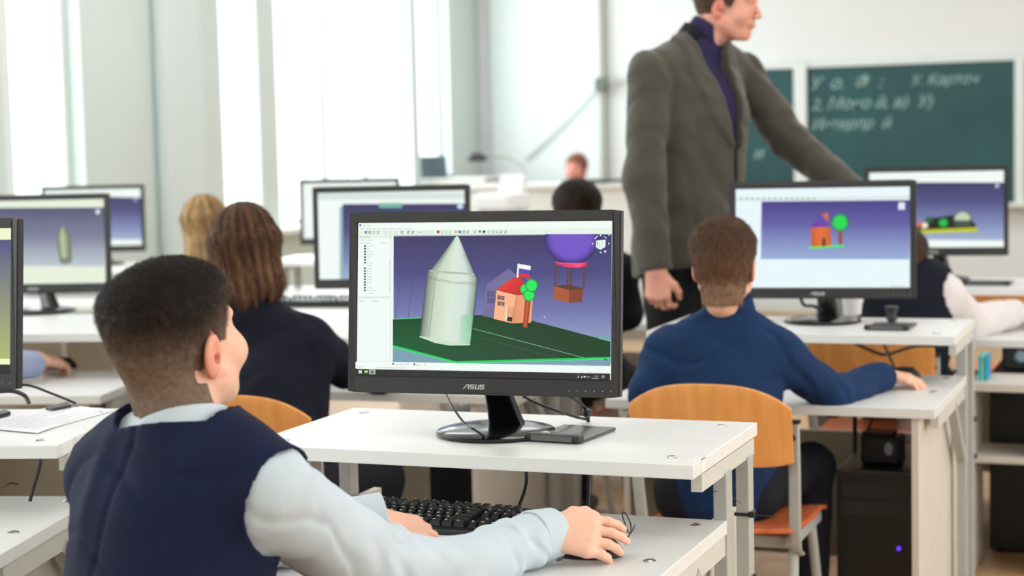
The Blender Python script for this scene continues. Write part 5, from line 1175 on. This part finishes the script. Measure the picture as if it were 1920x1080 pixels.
def teacher_top(t, T, Mh):
    Mc = J['Mc']
    def base(P, off):
        d = torso_sdf(P, J, s, 1.08)
        d = smin(d, cap(P, J['chest'], J['pelvis'] + (J['pelvis'] - J['chest']) * .22, .15, .165), .06)
        return d - off
    def arms(P, off, rr=(.066, .062, .052)):
        d = None
        for k in 'LR': a = arm_sdf(P, J, k, 1.0, rr) - off; d = a if d is None else np.minimum(d, a)
        return d
    def fshirt(P): return smax(smax(base(P, .002), (J['pelvis'][2] + .02) - P[:, 2], .005), -(neck_sdf(P, Mh, J['neck'], 1.0, .056) - .004), .006) + wob(P, 20, 2) * .002
    lo, hi = bounds([J[k] for k in ('neck', 'pelvis', 'shL', 'shR')], .2); V, Q = nets(fshirt, lo, hi, .008); o = mesh_np('shirt', V, Q, M_violet, t); o.data.transform(T)
    def opening(P):
        q = loc(P, Mc); w_ = np.interp(q[:, 2], [-.5, -.12, .05, .26], [.008, .010, .034, .062]); cx = .0 * q[:, 2]
        return np.abs(q[:, 0] - cx) - w_ + (q[:, 1] < 0) * .5, q
    def fj(P):
        d = smin(base(P, .015), arms(P, .004), .014) + .006 * crease(P, 5.5, 3, .12) + .0012 * crease(P, 13, 8, .12); d = d + wob(P, 9, 4) * .006 + wob(P, 24, 6) * .0035
        op, q = opening(P)
        lap = np.interp(q[:, 2], [-.12, .0, .15, .24], [.0, .06, .07, .045]); d = d - .012 * ((op < lap) & (q[:, 1] > 0) & (q[:, 2] > -.1))
        for x_ in (-.12,): d = d - .006 * ((np.abs(q[:, 0] - x_) < .06) & (np.abs(q[:, 2] + .30) < .022) & (q[:, 1] > 0)) + .002 * ((np.abs(q[:, 0] - x_) < .06) & (np.abs(q[:, 2] + .21) < .006) & (q[:, 1] > 0))
        e0 = d; d = smax(d, -op, .003); d = smin(d, np.sqrt((op - .004) ** 2 + (e0 + .004) ** 2) - .0065 + 5 * (q[:, 1] < 0), .002)
        d = smax(d, -(neck_sdf(P, Mh, J['neck'], 1.0, .056) - .018), .006)
        d = smax(d, -(base(P, .004)), .003) if False else d
        for k in 'LR':
            a = J['wr' + k] - J['el' + k]; L_ = np.linalg.norm(a); a = a / L_; u = (P - A3(J['el' + k])) @ A3(a)
            near = np.linalg.norm(P - A3(J['wr' + k]), axis=1) < .16
            d = np.where(near, smax(d, u - L_ - .012, .004), d)
        up = np.array([0, 0, 1.]); return smax(d, (J['pelvis'][2] - .085) - P[:, 2], .006)
    lo, hi = bounds([J[k] for k in ('neck', 'pelvis', 'shL', 'shR', 'elL', 'elR', 'wrL', 'wrR')], .2); V, Q = nets(fj, lo, hi, .0085); o = mesh_np('jacket', V, Q, M_tweed, t); o.data.transform(T)
    ax = np.array(Mh @ Vector((0, -.018, -.04))) - J['neck']; ax /= np.linalg.norm(ax)
    for nm, m_, r0, r1, a0, hw_ in (('shirt_collar', M_violet, .007, .016, .022, .026), ('jacket_collar', M_velvet, .017, .028, -.012, .024)):
        def fcl(P):
            n_ = neck_sdf(P, Mh, J['neck'] - ax * .05, 1.0, .056); a = (P - A3(J['neck'])) @ A3(ax); op, q = opening(P)
            d = smax(smax(n_ - r1, -(n_ - r0), .002), np.abs(a - a0) - hw_, .004)
            return smax(d, (q[:, 1] - (.045 if nm == 'jacket_collar' else .07)), .004)
        lo, hi = bounds([J['neck']], .13); V, Q = nets(fcl, lo, hi, .005); o = mesh_np(nm, V, Q, m_, t); o.data.transform(T)
teacher = person('standing man in a brown-grey jacket over a violet shirt, reaching to the right', J, s, Mh3, M_tweed, M_velvet, short_hair(((60, 42, 32), (84, 62, 48), (120, 92, 76)), nape=-.05, n=5000, top=.014, side=.005), hs=1.0, handM=HM3, hcurl=(.55, .9, .6), top=teacher_top, legs=True, facing=math.radians(-40), hscale=1.05, skin=np.array(S(222, 158, 138)), armr=(.066, .062, .052), nr=.056)

# ---- girls
KID[0] = 1.0
def long_hair(cols, length=.22, wd=.088, part=0, n=16000, op=.05):
    def g(t, Mh, hs):
        def f(P):
            q = loc(P, Mh) / hs; x, y, z = q.T
            d = ell(q, (0, -.010, .034), (.083, .100, .090)); ph = np.arctan2(x, -(y + .01))
            z0 = np.clip(-z, 0, 1); rx = wd + .10 * z0 - .9 * np.clip(z0 - length * .75, 0, 1) * .5; ry = wd * .98 + .04 * z0
            col = (np.sqrt((x / rx) ** 2 + ((y + .012) / ry) ** 2) - 1) * wd; col = smax(col, z - .03, .02); col = smax(col, -z - length - .012 * np.sin(ph * 6), .012)
            d = smin(d, col, .04)
            d = smax(d, -ell(q, (0, .10, -.06), (op, .085, .13)), .015)
            return (d + .0022 * np.sin(ph * 26 + z * 22 + wob(q, 16, 3) * 2.4) + .0026 * np.sin(ph * 11 + z * 14) * (z < .05) + wob(q, 60, 2) * .0006) * hs
        def cf(q): ph = np.arctan2(q[:, 0], -(q[:, 1] + .01)); return ramp_cols(.45 + .4 * np.sin(ph * 15 + q[:, 2] * 16) * np.sin(ph * 6 + 1) + .35 * np.clip(-q[:, 2] * 3, -.3, .6), cols)
        def comb(q): return np.stack([q[:, 0] * 2.0 * (q[:, 2] > 0), -(q[:, 1]) * 0, -np.ones(len(q)) + .2 * (q[:, 2] > .09)], 1)
        return hair_mesh(t, Mh, hs, f, cf, .0045, n, .035, comb, .0006, ext=(.14, .14, .16), low=-length - .03, lift=.06, jit=.12)
    return g
s = .88; J = {}
J['neck'] = at_d(465, 568, 4.62); J['shR'] = at_d(578, 640, 4.60); J['shL'] = at_d(395, 630, 4.66); J['chest'] = at_d(510, 745, 4.60); J['pelvis'] = at_d(520, 905, 4.52)
J['elR'] = at_d(652, 690, 4.72); J['wrR'] = at_d(735, 715, 4.95); J['elL'] = at_d(420, 720, 4.9); J['wrL'] = at_d(560, 650, 5.1)
finish(J, s); seated_legs(J, s, math.radians(85), spread=.02, knee_h=.50)
HM4 = {'R': frame_M(J['wrR'], (.3, 1, -.05), (0, 0, 1)), 'L': frame_M(J['wrL'], (.3, 1, -.05), (0, 0, 1))}
person('girl with straight brown shoulder-length hair and a navy cardigan, seated behind the boy', J, s, head_frame(at_d(462, 462, 4.62), math.radians(98), .05, -.05), M_navy, M_trs, long_hair(((56, 38, 28), (84, 58, 42), (100, 71, 52), (124, 92, 68)), length=.135, wd=.090), h=.009, hs=.96, handM=HM4, facing=math.radians(85), hscale=.8, top_off=.016)
s = .86; J = {}
z_ = 6.9; J['neck'] = at_d(385, 478, z_); J['shR'] = at_d(440, 512, z_); J['shL'] = at_d(330, 512, z_ + .05); J['chest'] = at_d(385, 575, z_); J['pelvis'] = at_d(380, 700, z_)
J['elR'] = at_d(455, 590, z_); J['wrR'] = at_d(440, 600, z_ + .25); J['elL'] = at_d(322, 590, z_); J['wrL'] = at_d(350, 600, z_ + .25)
finish(J, s); seated_legs(J, s, math.radians(95), spread=.02, knee_h=.50)
HM5 = {k: frame_M(J['wr' + k], (0, 1, 0), (0, 0, 1)) for k in 'LR'}
person('girl with wavy streaked blonde hair seated by the window, behind the brown-haired girl', J, s, head_frame(at_d(388, 418, z_), math.radians(80), .0, -.1), M_navy, M_trs, long_hair(((80, 58, 44), (196, 160, 110), (110, 82, 62), (232, 206, 150)), length=.17, wd=.090, n=8000), h=.012, hs=.93, handM=HM5, hh=.005, hdh=.006, facing=math.radians(95))

# ---- pupil in white shirt at right, mostly behind the second monitor
s = .92; J = {}
J['neck'] = at_d(1704, 528, 5.78); J['shR'] = at_d(1768, 556, 5.74); J['shL'] = at_d(1645, 556, 5.82); J['chest'] = at_d(1700, 590, 5.76); J['pelvis'] = at_d(1680, 690, 5.74)
J['elR'] = at_d(1812, 605, 5.9); J['wrR'] = at_d(1898, 588, 6.08); J['elL'] = at_d(1620, 600, 6.0); J['wrL'] = at_d(1690, 590, 6.2)
finish(J, s); seated_legs(J, s, math.radians(90), spread=.02, knee_h=.50)
HM6 = {'R': frame_M(at_d(1900, 590, 6.08), (.75, .6, -.15), (0, 0, 1)), 'L': frame_M(J['wrL'], (.2, 1, 0), (0, 0, 1))}
def vest_over(Jv, sv, m, m2, hsv):
    def top(t, T, Mh):
        def fs(P):
            d = torso_sdf(P, Jv, sv * .97)
            for k in 'LR': d = smin(d, arm_sdf(P, Jv, k, sv, (.072, .066, .05)), .03)
            return smax(d - .004 + wob(P, 24, 1) * .006, -(neck_sdf(P, Mh, Jv['neck'], hsv, .05) - .003), .005)
        lo, hi = bounds([Jv[k] for k in ('neck', 'pelvis', 'shL', 'shR', 'elL', 'elR', 'wrL', 'wrR')], .16); V, Q = nets(fs, lo, hi, .009); o = mesh_np('shirt', V, Q, m, t); o.data.transform(T)
        def fv(P):
            d = torso_sdf(P, Jv, sv) - .014
            for k in 'LR':
                oth = 'L' if k == 'R' else 'R'; out = Jv['sh' + k] - Jv['sh' + oth]; out = out / np.linalg.norm(out); d = smax(d, -cap(P, Jv['sh' + k] + out * .02, Jv['sh' + k] + out * .3, .08, .12), .005)
            return smax(d, -(neck_sdf(P, Mh, Jv['neck'], hsv, .05) - .016), .005)
        lo, hi = bounds([Jv[k] for k in ('neck', 'pelvis', 'shL', 'shR')], .2); V, Q = nets(fv, lo, hi, .009); o = mesh_np('vest', V, Q, m2, t); o.data.transform(T)
    return top
person('pupil in white shirt and dark vest reaching right, mostly behind the second monitor', J, s, head_frame(at_d(1694, 492, 5.8), math.radians(88), -.05, 0), M_wshirt, M_trs, short_hair(((60, 42, 32), (84, 62, 48), (110, 84, 68)), n=4000, h=.006), handM=HM6, top=vest_over(J, s, M_wshirt, M_navy, .93), hs=.93, hdh=.006, hh=.004, facing=PI / 2)
# ---- dark-haired pupil
s = .9; J = {}; z_ = 6.1
J['neck'] = at_d(1085, 465, z_); J['shR'] = at_d(1165, 510, z_); J['shL'] = at_d(1010, 510, z_); J['chest'] = at_d(1085, 565, z_); J['pelvis'] = at_d(1085, 690, z_)
J['elR'] = at_d(1178, 590, z_ + .02); J['wrR'] = at_d(1160, 585, z_ + .28); J['elL'] = at_d(1000, 590, z_); J['wrL'] = at_d(1020, 590, z_ + .28)
finish(J, s); seated_legs(J, s, math.radians(92), spread=.02, knee_h=.50)
HM7 = {k: frame_M(J['wr' + k], (0, 1, 0), (0, 0, 1)) for k in 'LR'}
person('dark-haired pupil in black whose hair shows just above the foreground monitor', J, s, head_frame(at_d(1086, 402, z_), math.radians(92), -.05, 0), M_trs, M_trs, short_hair(((40, 30, 24), (58, 42, 34), (92, 70, 56)), n=5000, h=.006), h=.012, hs=.93, handM=HM7, hh=.005, hdh=.006, facing=PI / 2)
# ---- adult seated at the front
s = 1.06; J = {}; z_ = 13.3
J['neck'] = at_d(1082, 348, z_); J['shR'] = at_d(1045, 372, z_); J['shL'] = at_d(1130, 372, z_); J['chest'] = at_d(1085, 400, z_); J['pelvis'] = at_d(1088, 475, z_)
J['elR'] = at_d(1015, 395, z_ - .1); J['wrR'] = at_d(1000, 380, z_ - .35); J['elL'] = at_d(1145, 398, z_ - .1); J['wrL'] = at_d(1120, 380, z_ - .25)
finish(J, s); seated_legs(J, s, math.radians(-80), spread=.02, knee_h=.50)
HM8 = {k: frame_M(J['wr' + k], (0, -1, .1), (0, 0, 1)) for k in 'LR'}
person('person in a blue top seated at the front desk behind the dark monitor', J, s, head_frame(at_d(1080, 316, z_), math.radians(-95), -.15, 0), cloth('bright_blue_top', S(36, 80, 150)), M_trs, short_hair(((130, 84, 70), (150, 100, 84), (170, 120, 100)), n=2000, h=.008, top=.008), h=.016, hs=.95, handM=HM8, hh=.008, hdh=.008, facing=-PI / 2, skin=np.array(S(214, 140, 124)))
# ---- pupil at the left reaching for a mouse (body outside the frame)
s = .9; J = {}
wr = at_z(60, 684, .765); J['wrR'] = wr; J['elR'] = wr + np.array([-.25, -.14, .0]); J['shR'] = J['elR'] + np.array([-.06, -.20, .22]); J['shL'] = J['shR'] + np.array([-.30, .02, .0]); J['neck'] = (J['shR'] + J['shL']) / 2 + np.array([0, 0, .07])
J['chest'] = J['neck'] + np.array([0, -.04, -.22]); J['pelvis'] = J['neck'] + np.array([0, -.12, -.50]); J['elL'] = J['shL'] + np.array([-.02, .15, -.24]); J['wrL'] = J['elL'] + np.array([.1, .22, .02])
finish(J, s); seated_legs(J, s, math.radians(95), spread=.02, knee_h=.50)
tp = at_z(128, 682, .745); HM9 = {'R': frame_M(at_z(68, 674, .772), tp - at_z(68, 674, .772), (0, -.5, 1)), 'L': frame_M(J['wrL'], (.2, 1, 0), (0, 0, 1))}
M_pale = cloth('pale_blue_shirt', S(150, 160, 190), .03)
person('pupil in a pale blue shirt at the left edge, only arm and hand in view', J, s, head_frame(J['neck'] + np.array([.0, .03, .15]), math.radians(90), 0, 0), M_pale, M_trs, short_hair(((60, 42, 32), (84, 62, 48), (110, 84, 68)), n=2000, h=.007), h=.010, hs=.93, handM=HM9, facing=PI / 2, hscale=1.0, top_off=.012)
m_ = at_z(112, 690, .712); mouse('black mouse under the hand at the left, on the second desk', (m_[0], m_[1], .711), .3)
m_ = at_z(1692, 712, .712); mouse('black mouse under the hand of the boy in the blue jacket', (m_[0], m_[1], .711), .8)
o = at_z(1675, 700, .75); 
tag(obj('pen', tube(bmesh.new(), [at_d(1655, 640, 5.05), at_d(1676, 688, 4.86)], .004, 8, False), M_black, None, True), 'black stylus held upright by the boy in the blue jacket', 'pen')
